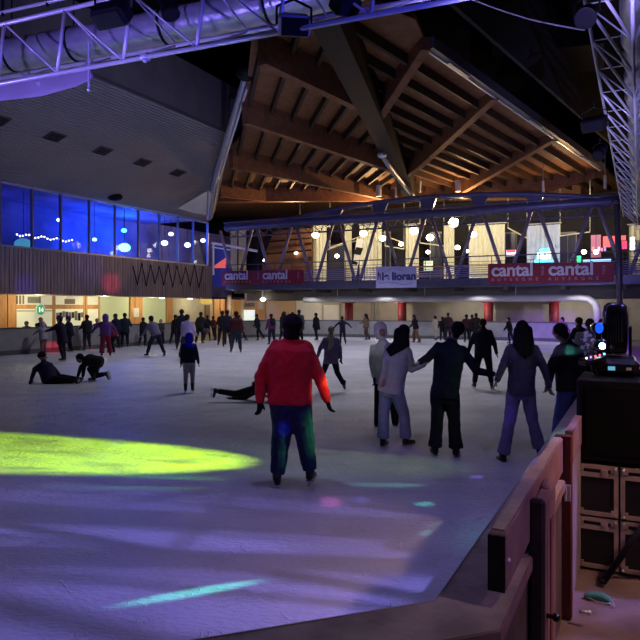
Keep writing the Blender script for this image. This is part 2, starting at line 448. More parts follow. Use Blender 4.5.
    rings += [ering(P-tup*(.045)*H, S*.172*k*bk, F*.135*k*bk), ering(P+tup*.30*TL, S*.162*k*bk, F*.128*k*bk), ering(P+tup*.62*TL, S*.178*k*bk, F*.135*k*bk),
              ering(P+tup*.82*TL, S*.175*k*bk, F*.125*k*bk), ering(P+tup*.92*TL, S*.150*k*(.3+.7*bk), F*.105*k*(.4+.6*bk)), ering(P+tup*.985*TL, S*.108*k*(.5+.5*bk), F*.09*k*(.6+.4*bk)), ering(NK+tup*.012*H, S*.080*k, F*.076*k), ering(NK+tup*.040*H, S*.068*k, F*.070*k)]
    j.loft(rings)
    for (sp, e, w) in AR:
        ww = e+(w-e)*.97
        j.cap(sp, e, .063*k*(.35+.65*bk), .056*k*(.35+.65*bk)); j.cap(e, ww, .054*k*(.45+.55*bk), .041*k*(.5+.5*bk))
    rm(j.build('jacket', topm or cloth(top_c), root, True), vox, 3, wrinkle)
    q = (.071*H if H > 1.45 else .077*H)/.115*headk
    HM = cloth(hair_c); HM2 = cloth(hat_c) if hat_c else HM
    # ---- hair / headwear
    if hair in ('short', 'long', 'bun', 'beanie_hair') and hood is None:
        h = MB(); h.sph(HD+hu*.030*q-hf*.018*q, .085*q, .096*q, .094*q, ax=(hs, hf, hu))
        h.cap(HD+hu*.0*q-hf*.05*q, HD-hu*.05*q-hf*.06*q, .058*q, .045*q)
        if hair == 'bun': h.sph(HD+hu*.10*q-hf*.06*q, .045*q)
        if hair == 'long':
            drop = HD-UP*.30*q
            for j_ in (-2, -1, 0, 1, 2):
                m0 = HD-hf*.06*q+hs*.030*j_*q; m1 = HD-hf*(.10-.012*abs(j_))*q-UP*.17*q+hs*.038*j_*q; m2 = NK-F*.135*k*bulk-tup*.10*H+S*.035*j_*q
                if F.dot(hf) < 0: m2 = NK+F*.135*k*bulk-tup*.10*H+S*.035*j_*q
                m2 = m2+tup*.018*H*abs(j_)
                h.cap(m0, m1, .056*q, .058*q, 10); h.cap(m1, m2, .058*q, .026*q, 10)
        rm(h.build('hair', HM, root, True), vox*.6, 2, wrinkle*.5)
    if hat_c and hood is None:
        h = MB(); h.sph(HD+hu*.045*q-hf*.008*q, .092*q, .104*q, .092*q, ax=(hs, hf, hu))
        h.loft([ering(HD+hu*.02*q-hf*.012*q, hs*.094*q, hf*.104*q), ering(HD+hu*.065*q-hf*.012*q, hs*.094*q, hf*.104*q)])
        rm(h.build('beanie', HM2, root, True), vox*.6, 2)
    if hood is not None:
        h = MB(); n = 16; rg = []
        for t_, r_ in ((-.125, .085), (-.07, .100), (-.01, .106), (.05, .106), (.10, .092), (.135, .055), (.148, .02)):
            rg.append(ering(HD+hu*t_*q-hf*.022*q, hs*r_*q, hf*(r_+.004)*q, 18, 1))
        h.loft(rg)
        rm(h.build('hood', cloth(hood), root, True), vox*.6, 2)
        if face_detail or vox < .02:
            fc = MB(); fc.sph(HD+hf*.058*q-hu*.012*q, .058*q, .045*q, .078*q, ax=(hs, hf, hu)); fc.cap(HD+hf*.098*q, HD+hf*.112*q-hu*.025*q, .01*q, .013*q, 8)
            rm(fc.build('face', skin, root, True), .008, 2)
    if face_detail:
        zz = .012 if hood is not None else 0
        for sg in (1, -1):
            e = MB(); e.sph(HD+hs*sg*.032*q+hf*(.082+zz)*q+hu*.006*q, .013*q, .012*q, .009*q, nu=10, nv=7, ax=(hs, hf, hu)); eo = e.build('eye', EYE, root, True)
            e = MB(); e.sph(HD+hs*sg*.032*q+hf*(.0925+zz)*q+hu*.006*q, .006*q, .004*q, .006*q, nu=8, nv=6, ax=(hs, hf, hu)); e.build('iris', PUP, eo, True)
            e = MB(); e.cap(HD+hs*sg*.018*q+hf*(.091+zz)*q+hu*.026*q, HD+hs*sg*.046*q+hf*(.082+zz)*q+hu*.026*q, .0045*q, .003*q, 6); e.build('eyebrow', HM, root, True)
        e = MB(); e.cap(HD-hs*.02*q+hf*(.086+zz)*q-hu*.058*q, HD+hs*.02*q+hf*(.086+zz)*q-hu*.058*q, .006*q, .006*q, 6); e.build('mouth', mat('lips', (.32, .11, .10), .5), root, True)
    if mask:
        e = MB(); e.sph(HD+hf*.075*q-hu*.05*q, .056*q, .05*q, .046*q, ax=(hs, hf, hu)); e.build('face_mask', cloth(mask), root, True)
    if gaiter:
        h = MB(); h.cap(HD-hu*.045*q-hf*.02*q, NK+tup*.01*H, .078*q, .082*k)
        rm(h.build('neck_warmer', cloth(gaiter), root, True), vox*.7, 2)
    if scarf:
        h = MB()
        for i in range(10):
            t0 = 2*PI*i/10; t1 = 2*PI*(i+1)/10
            c = NK+tup*.035*k
            h.cap(c+(S*math.cos(t0)+F*math.sin(t0))*.078*k, c+(S*math.cos(t1)+F*math.sin(t1))*.078*k, .042*k, .042*k, 8)
        sf = f
        h.cap(NK+sf*.10*k+S*.02*k, NK+sf*.15*k-tup*.30*k+S*.03*k, .05*k, .045*k, 8); h.cap(NK+sf*.10*k-S*.03*k, NK+sf*.15*k-tup*.20*k-S*.04*k, .05*k, .045*k, 8)
        rm(h.build('scarf', cloth(scarf), root, True), vox*.8, 2)
    if pack:
        h = MB(); c = NK-tup*.40*TL-F*math.copysign(1, F.dot(f))*.20*k
        h.bbox(c, S*.28*k, F*.16*k, tup*.40*k, .05*k)
        for sg in (1, -1): h.path([c+tup*.18*k+S*sg*.09*k, NK-tup*.02*k+S*sg*.09*k-F*.02, c+S*sg*.11*k-tup*.15*k+f*.1*k], .014*k, 6)
        h.build('backpack', cloth(pack), root, True)
    if skirt:
        h = MB(); h.loft([ering(P-tup*.21*H, S*.22*k, F*.18*k), ering(P-tup*.05*H, S*.165*k, F*.125*k), ering(P+tup*.05*H, S*.14*k, F*.10*k)])
        rm(h.build('skirt', cloth(skirt), root, True), vox, 2)
    if skates:
        for i, (h0, kn, an) in enumerate(LG):
            sd = (kn-an).normalized()
            fl_ = sd if (sd.z < .75) else UP
            out = s*(.22 if i == 0 else -.22)
            skate(root, an, (f+out).normalized() if fl_ is UP else (f-UP*.3), k, vox, BLACKB if vox > .02 or True else BLACKB, True if fl_ is UP else fl_)
    return root
def finish_people():
    for o, vox, sm, disp in REMESH:
        m = o.modifiers.new('r', 'REMESH'); m.mode = 'VOXEL'; m.voxel_size = max(vox, .0065); m.use_smooth_shade = True
        if sm: m = o.modifiers.new('s', 'SMOOTH'); m.iterations = sm; m.factor = .5
        if disp:
            tx = bpy.data.textures.get('folds') or bpy.data.textures.new('folds', 'CLOUDS'); tx.noise_scale = .11; tx.noise_depth = 2
            m = o.modifiers.new('d', 'DISPLACE'); m.texture = tx; m.strength = disp; m.mid_level = .5; m.texture_coords = 'GLOBAL'
    dg = bpy.context.evaluated_depsgraph_get(); out = []
    for o, *_ in REMESH:
        out.append((o, bpy.data.meshes.new_from_object(o.evaluated_get(dg), preserve_all_data_layers=False, depsgraph=dg)))
    for o, me in out:
        mt = o.data.materials[0]
        o.modifiers.clear(); o.data = me
        if not me.materials: me.materials.append(mt)
        me.polygons.foreach_set('use_smooth', [True]*len(me.polygons))
    for o, name, parent, mw in TEXTS:
        me = bpy.data.meshes.new_from_object(o.evaluated_get(dg)); mt = o.data.materials[0]
        n = bpy.data.objects.new(name, me)
        me.transform(mw)
        org = ORG[parent.name] if parent else mw.translation.copy()
        me.transform(Matrix.Translation(-org)); me.materials.clear(); me.materials.append(mt)
        C.objects.link(n); n.parent = parent
        if not parent: n.location = org
        for k_ in o.keys(): n[k_] = o[k_]
        bpy.data.objects.remove(o)
# ================================================================ materials of the place
ICE = ice_material()
CONC = mat('wet_concrete', (.20, .15, .14), .38, var=.35, scale=3, bump=.35, bscale=30)
FLOORW = mat('walkway_rubber', (.10, .10, .11), .7, var=.2, scale=6)
BOARD = mat('barrier_grey', (.30, .30, .31), .5, var=.12, scale=2, bump=.08, bscale=8)
KICK = mat('kick_plate', (.10, .10, .11), .5, var=.2, scale=4)
CAPW = mat('cap_white', (.45, .43, .40), .5, var=.15, scale=6)
GLU = wood_material('glulam_brown', (.13, .055, .025), (.22, .10, .05), (1, 1, 1))
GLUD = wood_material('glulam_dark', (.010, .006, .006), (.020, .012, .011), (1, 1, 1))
DECKW = wood_material('roof_boards', (.15, .066, .030), (.23, .11, .048), (1, 1, 1))
PURL = wood_material('purlin_dark', (.035, .02, .013), (.06, .035, .022), (1, 1, 1))
ORANGEW = wood_material('orange_timber', (.55, .27, .10), (.75, .42, .18), (6, 6, .6))
FASC = wood_material('weathered_cladding', (.26, .20, .20), (.55, .46, .46), (5, 5, .25))
REDW = wood_material('red_stained_timber', (.10, .028, .022), (.18, .05, .04), (4, 4, 1))
RAILW = wood_material('painted_timber', (.24, .14, .145), (.36, .22, .22), (2, 2, 2))
DARKW = mat('end_grain_dark', (.03, .02, .02), .7, var=.4, scale=12)
NAVYST = mat('navy_steel', (.09, .09, .17), .4, metal=.3, var=.15, scale=3)
GREYST = mat('grey_steel', (.35, .35, .38), .4, metal=.5, var=.1, scale=4)
ALU = mat('aluminium', (.62, .63, .66), .36, metal=.25)
DUCT = mat('spiral_duct', (.45, .46, .50), .30, metal=.35, var=.15, scale=5, bump=.4, bscale=14)
BLACK = mat('black_paint', (.006, .006, .008), .6, spec=.2, var=.2, scale=10)
BLACKG = mat('black_gloss', (.012, .012, .015), .22, spec=.6)
VOID = mat('void_black', (.010, .010, .014), .9)
CREAM = mat('cream_plaster', (.60, .56, .42), .8, var=.08, scale=2)
WHITEP = mat('white_panel', (.80, .79, .74), .6, var=.05, scale=2)
CONCW = mat('fair_concrete', (.55, .50, .41), .85, var=.14, scale=1.2, bump=.15, bscale=12)
CURT = mat('cream_curtain', (.80, .77, .58), .85, var=.06, scale=3)
CURTB = mat('bluish_curtain', (.60, .66, .80), .85, var=.06, scale=3)
REDC = mat('red_column_paint', (.22, .018, .03), .5, var=.12, scale=5)
BANR = mat('crimson_banner', (.24, .008, .026), .6, var=.12, scale=4)
BANT = mat('banner_lettering', (.62, .60, .66), .6)
BANT2 = mat('banner_small_lettering', (.42, .22, .28), .6)
BANL = mat('lilac_banner', (.42, .42, .70), .6, var=.08, scale=4)
NAVYT = mat('navy_lettering', (.03, .03, .16), .6)
GLASS = glass_material('pane_glass', (.75, .8, 1), .03)
MULL = mat('window_frame_grey', (.50, .48, .56), .4, metal=.4)
DARKIN = mat('dark_interior', (.05, .045, .05), .8, var=.2, scale=2)
BLUEIN = mat('blue_lit_room_wall', (.22, .20, .42), .8, var=.45, scale=.5)
SOFF = None
def soffit_material():
    m = bpy.data.materials.new('ribbed_soffit'); m.use_nodes = True
    nt = m.node_tree; N = nt.nodes; L = nt.links; b = N['Principled BSDF']
    tc = N.new('ShaderNodeTexCoord'); mp = N.new('ShaderNodeMapping'); mp.inputs['Rotation'].default_value = (0, 0, -math.atan2(.4472, .8944)*-1)
    L.new(tc.outputs['Object'], mp.inputs['Vector'])
    n = N.new('ShaderNodeTexNoise'); n.inputs['Scale'].default_value = .6; n.inputs['Detail'].default_value = 4
    L.new(mp.outputs['Vector'], n.inputs['Vector'])
    r = N.new('ShaderNodeValToRGB'); r.color_ramp.elements[0].color = (.19, .18, .18, 1); r.color_ramp.elements[1].color = (.27, .26, .26, 1)
    L.new(n.outputs['Fac'], r.inputs['Fac']); L.new(r.outputs['Color'], b.inputs['Base Color']); b.inputs['Roughness'].default_value = .6
    return m
SOFF = soffit_material()

# ================================================================ floor and ice
def arc(cv, cu, r, a0, a1, n=10):
    return [(cv+r*math.cos(math.radians(a0+(a1-a0)*i/n)), cu+r*math.sin(math.radians(a0+(a1-a0)*i/n))) for i in range(n+1)]
LEFT = [(-23.2, -6)]+[(-23.2, 2+4*i) for i in range(8)]
CORL = arc(-17.7, 33.8, 5.5, 180, 90)
BACKP = [(-17.7, 39.3), (-12, 39.3), (-6.2, 39.3)]
CORR = arc(-6.2, 33.8, 5.54, 90, 0)
RIGHT = [(-.66, 33.8), (-.66, 2.29)]
CHAM = [(-.66, 2.29), (-9, -6.05)]
m = MB(); m.prism([W(-8, -60, -.12), W(60, -60, -.12), W(60, 22, -.12), W(-8, 22, -.12)], (0, 0, .11))
props(m.build('floor', CONC), kind='structure')
path = LEFT+CORL+BACKP[1:-1]+CORR+[(-.66, 2.29), (-8.95, -6)]
m = MB(); m.prism([W(u, v, -.008) for v, u in path], (0, 0, .008))
props(m.build('ice_floor', ICE), kind='structure')

def strip(mb, pts, o0, o1, z0, z1, closed=False):
    """wall of rectangular section along (v,u) points; offset to the left of travel = outside"""
    P2 = [V((p[0], p[1])) for p in pts]; rings = []
    for i, p in enumerate(P2):
        d0 = (P2[i]-P2[i-1]).normalized() if i else (P2[1]-P2[0]).normalized()
        d1 = (P2[i+1]-P2[i]).normalized() if i < len(P2)-1 else d0
        n0 = V((-d0.y, d0.x)); n1 = V((-d1.y, d1.x)); n = (n0+n1); n = n/(n.length_squared/2)
        a = p+n*o0; b = p+n*o1
        rings.append([W(a.y, a.x, z0), W(b.y, b.x, z0), W(b.y, b.x, z1), W(a.y, a.x, z1)])
    return mb.loft(rings)
def barrier(name, label, pts, joints):
    t = thing(name, label, 'rink barrier', W(pts[0][1], pts[0][0], 0), 'barriers around the rink')
    strip(MB(), pts, 0, .10, .0, 1.08).build('panel', BOARD, t)
    strip(MB(), pts, -.012, 0, .005, .20).build('kick_plate', KICK, t)
    strip(MB(), pts, -.02, .14, 1.08, 1.14).build('cap_rail', KICK, t)
    mb = MB()
    for (v, u, dv, du) in joints:
        mb.cbox(W(u, v, .64), W(du, dv, 0)*.03, W(-dv, du, 0)*.012, (0, 0, .88))
    if joints: mb.build('joint_strip', KICK, t)
    return t
barrier('rink_barrier', 'long grey rink barrier under the balcony, skaters lean against it', LEFT, [(-23.2+.003, u, 0, 1) for u in range(8, 33, 3)])
barrier('rink_barrier', 'curved grey rink barrier turning the far left corner', CORL, [])
barrier('rink_barrier', 'straight grey rink barrier across the far end under the gallery', BACKP, [(v, 39.3, 1, 0) for v in (-16, -13, -10, -7)])
barrier('rink_barrier', 'curved grey rink barrier in the far right corner', CORR, [])

# near barrier with its cap, plank rail, post and gate
t = thing('rink_barrier', 'low brown rink barrier with broad cap running past the gate to the flight cases', 'rink barrier', W(5, -.55, 0))
near = [(-.66, 33.8), (-.66, 2.29), (-9, -6.05)]
strip(MB(), near, .0, .22, 0, .84).build('panel', mat('brown_board', (.10, .07, .06), .6, var=.3, scale=5), t)
strip(MB(), near, -.015, .235, .84, .87).build('cap', mat('cap_brown', (.42, .33, .26), .5, var=.35, scale=5, bump=.3, bscale=25), t)
strip(MB(), near, -.018, -.013, .868, .8735).build('bead', CAPW, t)
strip(MB(), near, .235, .243, .815, .865).build('trim', RAILW, t)
t = thing('plank_rail', 'thick timber plank rail with rounded dark end nearest the camera', 'rail', W(2.38, -.41, .93))
m = MB(); a, b_ = 2.34, 4.24
ends = [W(a, -.442, .955), W(a, -.442, 1.11), W(a+.03, -.442, 1.138), W(b_, -.442, 1.138), W(b_, -.442, .93), W(a+.03, -.442, .93)]
m.prism([p-DV*.048 for p in ends], DV*.060); m.build('plank', RAILW, t, bev=.004)
m = MB(); m.cbox(W(a-.004, -.460, 1.035), DU*.014, DV*.061, (0, 0, .200)); m.build('end_cap', DARKW, t)
m = MB(); m.cbox(W((a+b_)/2+.02, -.463, 1.141), DU*(b_-a-.04), DV*.046, (0, 0, .006)); m.build('top_strip', mat('cap_brown', (.42, .33, .26), .5), t); m = MB(); m.sph(W(a+.05, -.431, 1.03), .012); m.build('bolt', ALU, t, True)
m = MB(); m.cbox(W(3.0, -.46, .9), DU*.06, DV*.04, (0, 0, .1)); m.build('bracket', DARKW, t)
t = thing('plank_rail', 'timber plank rail beyond the red gate post, half hidden by the speaker', 'rail', W(6, -.41, .93))
m = MB(); m.cbox(W(4.4+14.5, -.4175, 1.035), DU*28.8, DV*.05, (0, 0, .21)); m.build('plank', RAILW, t)
m = MB(); m.cbox(W(4.4+14.5, -.42, .48), DU*28.8, DV*.04, (0, 0, .92)); m.build('side_panel', mat('side_boards', (.30, .25, .27), .5, var=.2, scale=3), t)
t = thing('gate_post', 'tall dark red timber gate post with orange lit edge and steel hinge', 'post', W(4.3, -.40, 0))
m = MB(); m.bbox(W(4.3, -.432, .575), DU*.05, DV*.105, (0, 0, 1.15), .008); m.build('post', REDW, t)
m = MB(); m.cbox(W(4.248, -.40, .80), DU*.012, DV*.03, (0, 0, .10)); m.tube(W(4.243, -.415, .75), W(4.243, -.415, .85), .008); m.build('hinge', ALU, t)
m = MB(); m.tube(W(4.25, -.335, .08), W(4.25, -.28, .08), .012); m.sph(W(4.25, -.28, .08), .016); m.build('door_stop', ALU, t, True)
t = thing('gate', 'open panelled timber gate leaf with round knob between plank rail and post', 'gate', W(2.95, -.42, 0))
m = MB(); m.bbox(W(2.93, -.402, .555), DU*.05, DV*.064, (0, 0, 1.12), .012); m.build('stile', DARKW, t)
m = MB(); m.bbox(W(3.145, -.398, .55), DU*.37, DV*.055, (0, 0, 1.08), .006)
m.cap(W(3.22, -.405, 1.085), W(3.31, -.405, 1.085), .028, .028, 10); m.build('leaf', RAILW, t)
for k in range(3):
    m = MB(); m.bbox(W(3.02+.10*k, -.373, .53), DU*.045, DV*.014, (0, 0, .90), .005); m.build('moulding', REDW if k == 1 else RAILW, t)
m = MB(); m.tube(W(2.98, -.37, .59), W(2.98, -.335, .59), .010); m.sph(W(2.98, -.33, .59), .019); m.build('knob', BLACKG, t, True)

# ================================================================ left facade (balcony with windows) and ground floor behind it
FV = -25.9
m = MB(); m.obox(W(4, FV, 2.62), DU*31.3, -DV*.2, (0, 0, 2.13))
u = 4.1
while u < 35.2:
    h = .14+.05*random.random(); m.obox(W(u, FV, 2.60), DU*h, DV*(.03+.02*random.random()), (0, 0, 2.15)); u += h+.03+.02*random.random()
props(m.build('wall_left', FASC), kind='structure')
m = MB(); m.obox(W(4, FV-.2, 2.62), DU*31.3, -DV*6, (0, 0, .25)); props(m.build('ceiling', CREAM), kind='structure')
m = MB(); m.obox(W(4, -31.5, 2.87), DU*42, -DV*.2, (0, 0, 5.2)); props(m.build('wall_upper_room', BLUEIN), kind='structure')
m = MB(); m.obox(W(4, -31.5, 7.9), DU*31.3, DV*5.5, (0, 0, .15)); props(m.build('ceiling', BLUEIN), kind='structure')
us = [14.9, 16.4, 18.0, 19.5, 21.2, 22.9, 24.75, 26.6, 28.45, 30.25, 32.0, 33.55, 35.1]
for i in range(len(us)-1):
    a, b_ = us[i], us[i+1]
    w = thing('window_%d' % (i+1), None, None, W((a+b_)/2, FV-.1, 4.75)); w['kind'] = 'structure'
    m = MB()
    for uu in (a, b_): m.cbox(W(uu, FV-.1, 6.22), DU*.07, DV*.14, (0, 0, 2.95))
    for zz in (4.80, 7.68): m.cbox(W((a+b_)/2, FV-.1, zz), DU*(b_-a-.07), DV*.14, (0, 0, .09))
    m.build('window_frame', MULL, w)
    m = MB(); m.cbox(W((a+b_)/2, FV-.1, 6.24), DU*(b_-a-.07), DV*.012, (0, 0, 2.79)); m.build('pane', GLASS, w)
t = thing('garland', 'dark zigzag garland wire draped over the timber cladding under the end windows', 'garland', W(31, FV+.12, 3.6))
gp = [on_v(133+4.4*i, (266, 286)[i % 2]-(i % 3)*1.5+i*.12, FV+.09) for i in range(17)]
m = MB(); m.path(gp, .03, 6); m.build('wire', BLACK, t)
for i in range(0, 17, 2):
    m = MB(); m.tube(gp[i], gp[i]-DV*.09, .015, n=6); m.build('hook', BLACK, t)
# soffit + vertical fascia above the windows
def sof(u, v): return W(u, v, 7.75+.348*(v+25.9))
m = MB()
m.prism([sof(6, -25.9), sof(34.9, -25.9), sof(34.0, -24.6), sof(26.3, -18.0), sof(6, -18.0)], (0, 0, .12))
for i in range(52):
    v = -25.75+i*.15
    u1 = 34.9-(v+25.9)*.9 if v < -24.6 else 33.75-(v+24.6)*1.13
    m.add([sof(6, v)+UP*.01, sof(u1, v)+UP*.01, sof(u1, v)-UP*.07, sof(6, v)-UP*.07, sof(6, v+.07)-UP*.07, sof(u1, v+.07)-UP*.07, sof(6, v+.07)+UP*.01, sof(u1, v+.07)+UP*.01], [(0, 1, 2, 3), (3, 2, 5, 4), (4, 5, 7, 6)])
props(m.build('ceiling', SOFF), kind='structure')
m = MB(); m.prism([W(6, -18, 10.45), W(26.3, -18, 10.45), W(29.5, -18, 12.9), W(6, -18, 12.9)], -DV*.2)
props(m.build('trim_1', mat('fascia_brown', (.15, .13, .13), .7, var=.15, scale=1)), kind='structure')
for uu in [u_at(q, -21.8) for q in (-2, 55, 103, 143, 178)]:
    t = thing('ceiling_vent', None, 'vent', sof(uu, -21.8)-UP*.09, 'dark square vents in the ribbed soffit')
    t['label'] = 'dark square vent in the ribbed soffit above the blue windows'
    e1 = (sof(1, -22)-sof(0, -22)).normalized(); e2 = (sof(0, -21)-sof(0, -22)).normalized(); n = e1.cross(e2).normalized()
    c = sof(uu, -21.8)-UP*.09
    m = MB(); m.cbox(c, e1*.75, e2*.62, n*.06); m.build('vent_frame', mat('vent_frame_grey', (.06, .06, .07), .6), t)
    m = MB()
    for k in range(4): m.cbox(c-UP*.035+e2*(-.21+.14*k), e1*.62, e2*.09, n*.02)
    m.build('louvre', BLACK, t)
t = thing('ceiling_speaker', 'dark rounded speaker hung under the soffit above the blue windows', 'speaker', on_v(115, 196, -25.2))
m = MB(); m.sph(on_v(115, 197, -25.2), .42, .35, .22); m.build('shell', BLACK, t, True)
m = MB(); m.tube(on_v(115, 193, -25.2), on_v(115, 188, -25.3), .05); m.build('bracket', BLACK, t)
# pale sail panel and the steel strut at the end of the soffit
t = thing('strut', 'slanting grey steel strut at the end of the ribbed soffit', 'strut', at(208, 218, 42))
A_ = at(246, 74, 23); B_ = at(214, 182, 36.5); C_ = at(209, 218, 41)
m = MB(); m.path([A_, B_, C_], [.11, .16, .17], 12); m.build('tube', GREYST, t, True)
m = MB(); m.path([A_+V((.22, -.1, 0)), B_+V((.26, -.1, 0)), C_+V((.2, -.1, 0))], .05, 8); m.build('cable_pipe', ALU, t, True)
m = MB(); m.sph(A_, .35, .35, .25); m.build('joint', BLACK, t, True)
t = thing('sail_panel', 'small pale folded panel where the soffit ends above the windows', 'panel', on_v(195, 214, -25))
P0, P1, P2, P3, P4 = at(177, 208, 34.5), at(208, 190, 33.5), at(212, 195, 34), at(207, 215, 36.5), at(193, 213, 35.5)
m = MB(); m.prism([P0, P1, P2, P3, P4], (0, .04, .02)); m.build('sheet', mat('pale_sheet', (.62, .60, .58), .7), t)
m = MB(); m.tube(P0, P1, .04); m.tube(P1, P3, .04); m.build('edge_tube', GREYST, t)

# ground floor wall, left
GV = -28.6
m = MB(); m.obox(W(4, GV, 0), DU*40, -DV*.2, (0, 0, 2.62)); props(m.build('wall_ground_floor', CREAM), kind='structure')
def gpan(name, x0, x1, y0, y1, th, m_, parent, off=.0):
    """panel standing in front of the ground floor wall between photo columns x0..x1"""
    u0, u1 = u_at(x0, GV+off), u_at(x1, GV+off); Yc = W((u0+u1)/2, GV, 0).y
    z1 = min(2.62, CAMZ-(y0-HOR)/640*Yc); z0 = max(0, CAMZ-(y1-HOR)/640*Yc)
    mb = MB(); mb.obox(W(u0, GV+off, z0), DU*(u1-u0), DV*th, (0, 0, z1-z0)); return mb.build(name, m_, parent)
def gthing(name, label, cat, x, group=None): return thing(name, label, cat, W(u_at(x, GV), GV+.1, 0), group)
t = gthing('timber_wall', 'wide orange timber wall panel at the far left edge', 'wall panel', 5)
gpan('board', -40, 5.5, 292, 345, .12, ORANGEW, t); gpan('board', 6.5, 13, 292, 345, .12, ORANGEW, t)
for nm, (x0, x1), lab in (('service_window', (14, 53), 'timber framed service window with the round green sign'),
                          ('service_window', (53, 84), 'timber framed service window with dark goods on its lower shelf'),
                          ('service_window', (85, 99), 'narrow timber framed service window beside the cream wall')):
    t = gthing(nm, lab, 'window', (x0+x1)/2)
    gpan('frame', x0, x1, 291, 345, .04, ORANGEW, t)
    gpan('upper_pane', x0+2, x1-1.5, 294, 304.8, .05, mat('lit_milky_pane', (.62, .62, .50), .25, emit=(.9, .85, .6), estr=.30), t)
    gpan('lower_pane', x0+2, x1-1.5, 309, 345, .05, mat('lit_cream_pane', (.66, .66, .50), .3, emit=(.9, .9, .6), estr=.38), t)
    if x0 == 14:
        gpan('poster', 19, 24, 295.5, 304, .07, WHITEP, t); gpan('dark_shelf', 27, 40, 297, 303, .07, mat('shelf_grey', (.25, .25, .2), .6), t)
        for q in range(3): gpan('leaning_board', 15.5+q*3, 17+q*3, 295.5, 304, .09, mat('shelf_brown', (.20, .15, .10), .6), t)
    if x0 == 53:
        gpan('poster', 66, 78, 296, 301, .07, WHITEP, t); gpan('shelf', 64, 74, 299, 304, .09, mat('shelf_brown', (.20, .15, .10), .6), t)
        for q in range(9): gpan('hung_item', 55.5+q*3.1, 57.9+q*3.1, 311+random.random()*2, 317+random.random()*4, .08, random.choice([BLACK, DARKIN, mat('item_grey', (.2, .2, .22), .6)]), t)
    if x0 == 14: gpan('inner_line', 16.5, 51, 310.5, 311.3, .07, mat('dark_line', (.1, .13, .1), .6), t)
t = thing('round_sign', 'round green sign with white 14 hanging before the service window', 'sign', W(u_at(40, GV+.6), GV+.6, 1.5))
c = on_v(40, 309.5, GV+.6)
m = MB(); m.tube(c, c+DV*.04, .30, n=24); m.build('disc', mat('sign_rim', (.45, .62, .5), .4, emit=(.3, .5, .4), estr=.25), t)
m = MB(); m.tube(c+DV*.04, c+DV*.06, .24, n=24); m.build('face', mat('sign_green', (.03, .30, .16), .4, emit=(.02, .3, .15), estr=.35), t)
text('14', 'numeral', mat('sign_white', (.9, .9, .9), .5, emit=(1, 1, 1), estr=.6), t, c+DV*.065+DU*(-.16)+UP*-.12, DU, UP, .32, .01, .012)
m = MB(); m.tube(c+UP*.28, V((c.x, c.y, 2.62)), .012); m.build('rod', BLACK, t)
for x0, x1, lab in ((129, 133, 'orange timber post left of the wall notice'), (133.5, 141, 'orange timber post with a white notice behind the barrier'), (165.5, 171.5, 'orange timber post right of the bending skater'),
                    (213, 218, 'orange timber post under the gallery end'), (219, 225, 'second orange timber post under the gallery end'), (233, 239.5, 'orange timber post left of the ticket counter')):
    t = gthing('timber_post', lab, 'post', (x0+x1)/2, 'orange timber posts along the walkway'); gpan('post', x0, x1, 290, 345, .14, ORANGEW, t)
    if x0 == 133.5: gpan('notice', 131.5, 137, 308, 317, .17, WHITEP, t)
t = gthing('wall_panel', 'bright pale green wall panel between the service window and posts', 'wall panel', 113); gpan('panel', 100, 128, 291, 345, .05, mat('glowing_green_wall', (.62, .68, .42), .7, emit=(.7, .75, .4), estr=.22), t)  # wall panel glows by emission, imitating the light on it
t = gthing('wall_panel', 'bright pale green wall panel between two orange posts', 'wall panel', 153); gpan('panel', 142, 165, 291, 345, .05, mat('glowing_green_wall', (.62, .68, .42), .7), t)
t = gthing('doorway', 'brown door with yellow panel above near the gallery end', 'door', 205); gpan('door_leaf', 204.5, 209, 305, 345, .10, mat('brown_door', (.25, .13, .06), .6), t); gpan('glowing_yellow_panel', 200, 211, 291, 304, .08, mat('glowing_yellow_panel', (.75, .55, .10), .6, emit=(.8, .55, .1), estr=.3), t)  # emission in the yellow panel imitates light falling on it
t = gthing('round_column', 'round grey brown column under the gallery end', 'column', 229)
m = MB(); u0 = u_at(229, GV+.5); m.tube(W(u0, GV+.5, 0), W(u0, GV+.5, 2.9), .19, n=16); m.build('shaft', mat('column_brown', (.30, .20, .15), .6), t, True)
for x, y, v0 in ((162, 297, -26.5), (190, 297, -26.5)):
    t = thing('ceiling_lamp', 'round lit downlight under the balcony, the %s of two' % ('left' if x < 170 else 'right'), 'ceiling light', on_v(x, y, v0), 'downlights over the walkway')
    c = on_v(x, y, v0); c.z = 2.58
    m = MB(); m.tube(c+UP*.04, c, .22, .22, 16); m.build('housing', ALU, t)
    m = MB(); m.sph(c, .17, .17, .05); m.build('lens', glow('warm_lens', (1, .9, .7), 9), t, True)

# ================================================================ far end: back wall, columns, gallery
BU = 43.6
m = MB(); m.obox(W(BU, -28.6, 0), DV*42, DU*.3, (0, 0, 3.3)); props(m.build('wall_back', CONCW), kind='structure')
def bpan(name, x0, x1, y0, y1, th, m_, parent, uu=BU, zmin=0, zmax=3.2):
    v0, v1 = v_at(x0, uu), v_at(x1, uu); Yc = W(uu, (v0+v1)/2, 0).y
    z1 = min(zmax, CAMZ-(y0-HOR)/640*Yc); z0 = max(zmin, CAMZ-(y1-HOR)/640*Yc)
    mb = MB(); mb.obox(W(uu, v0, z0), DV*(v1-v0), -DU*th, (0, 0, z1-z0)); return mb.build(name, m_, parent)
def bthing(name, label, cat, x, group=None, uu=BU): return thing(name, label, cat, W(uu-.1, v_at(x, uu), 0), group)
t = bthing('ticket_counter', 'timber ticket counter with CAISSE lettering and lit white window', 'counter', 248)
gu = dict(uu=BU-.0)
bpan('frame', 240.5, 257, 299, 330, .10, ORANGEW, t); bpan('sign_board', 241.5, 256, 301, 307, .14, mat('sign_board_grey', (.42, .36, .28), .6), t)
bpan('lit_window', 241.5, 255.5, 310, 322.5, .13, mat('lit_window_white', (.8, .85, .8), .4, emit=(.85, 1, .95), estr=.7), t)
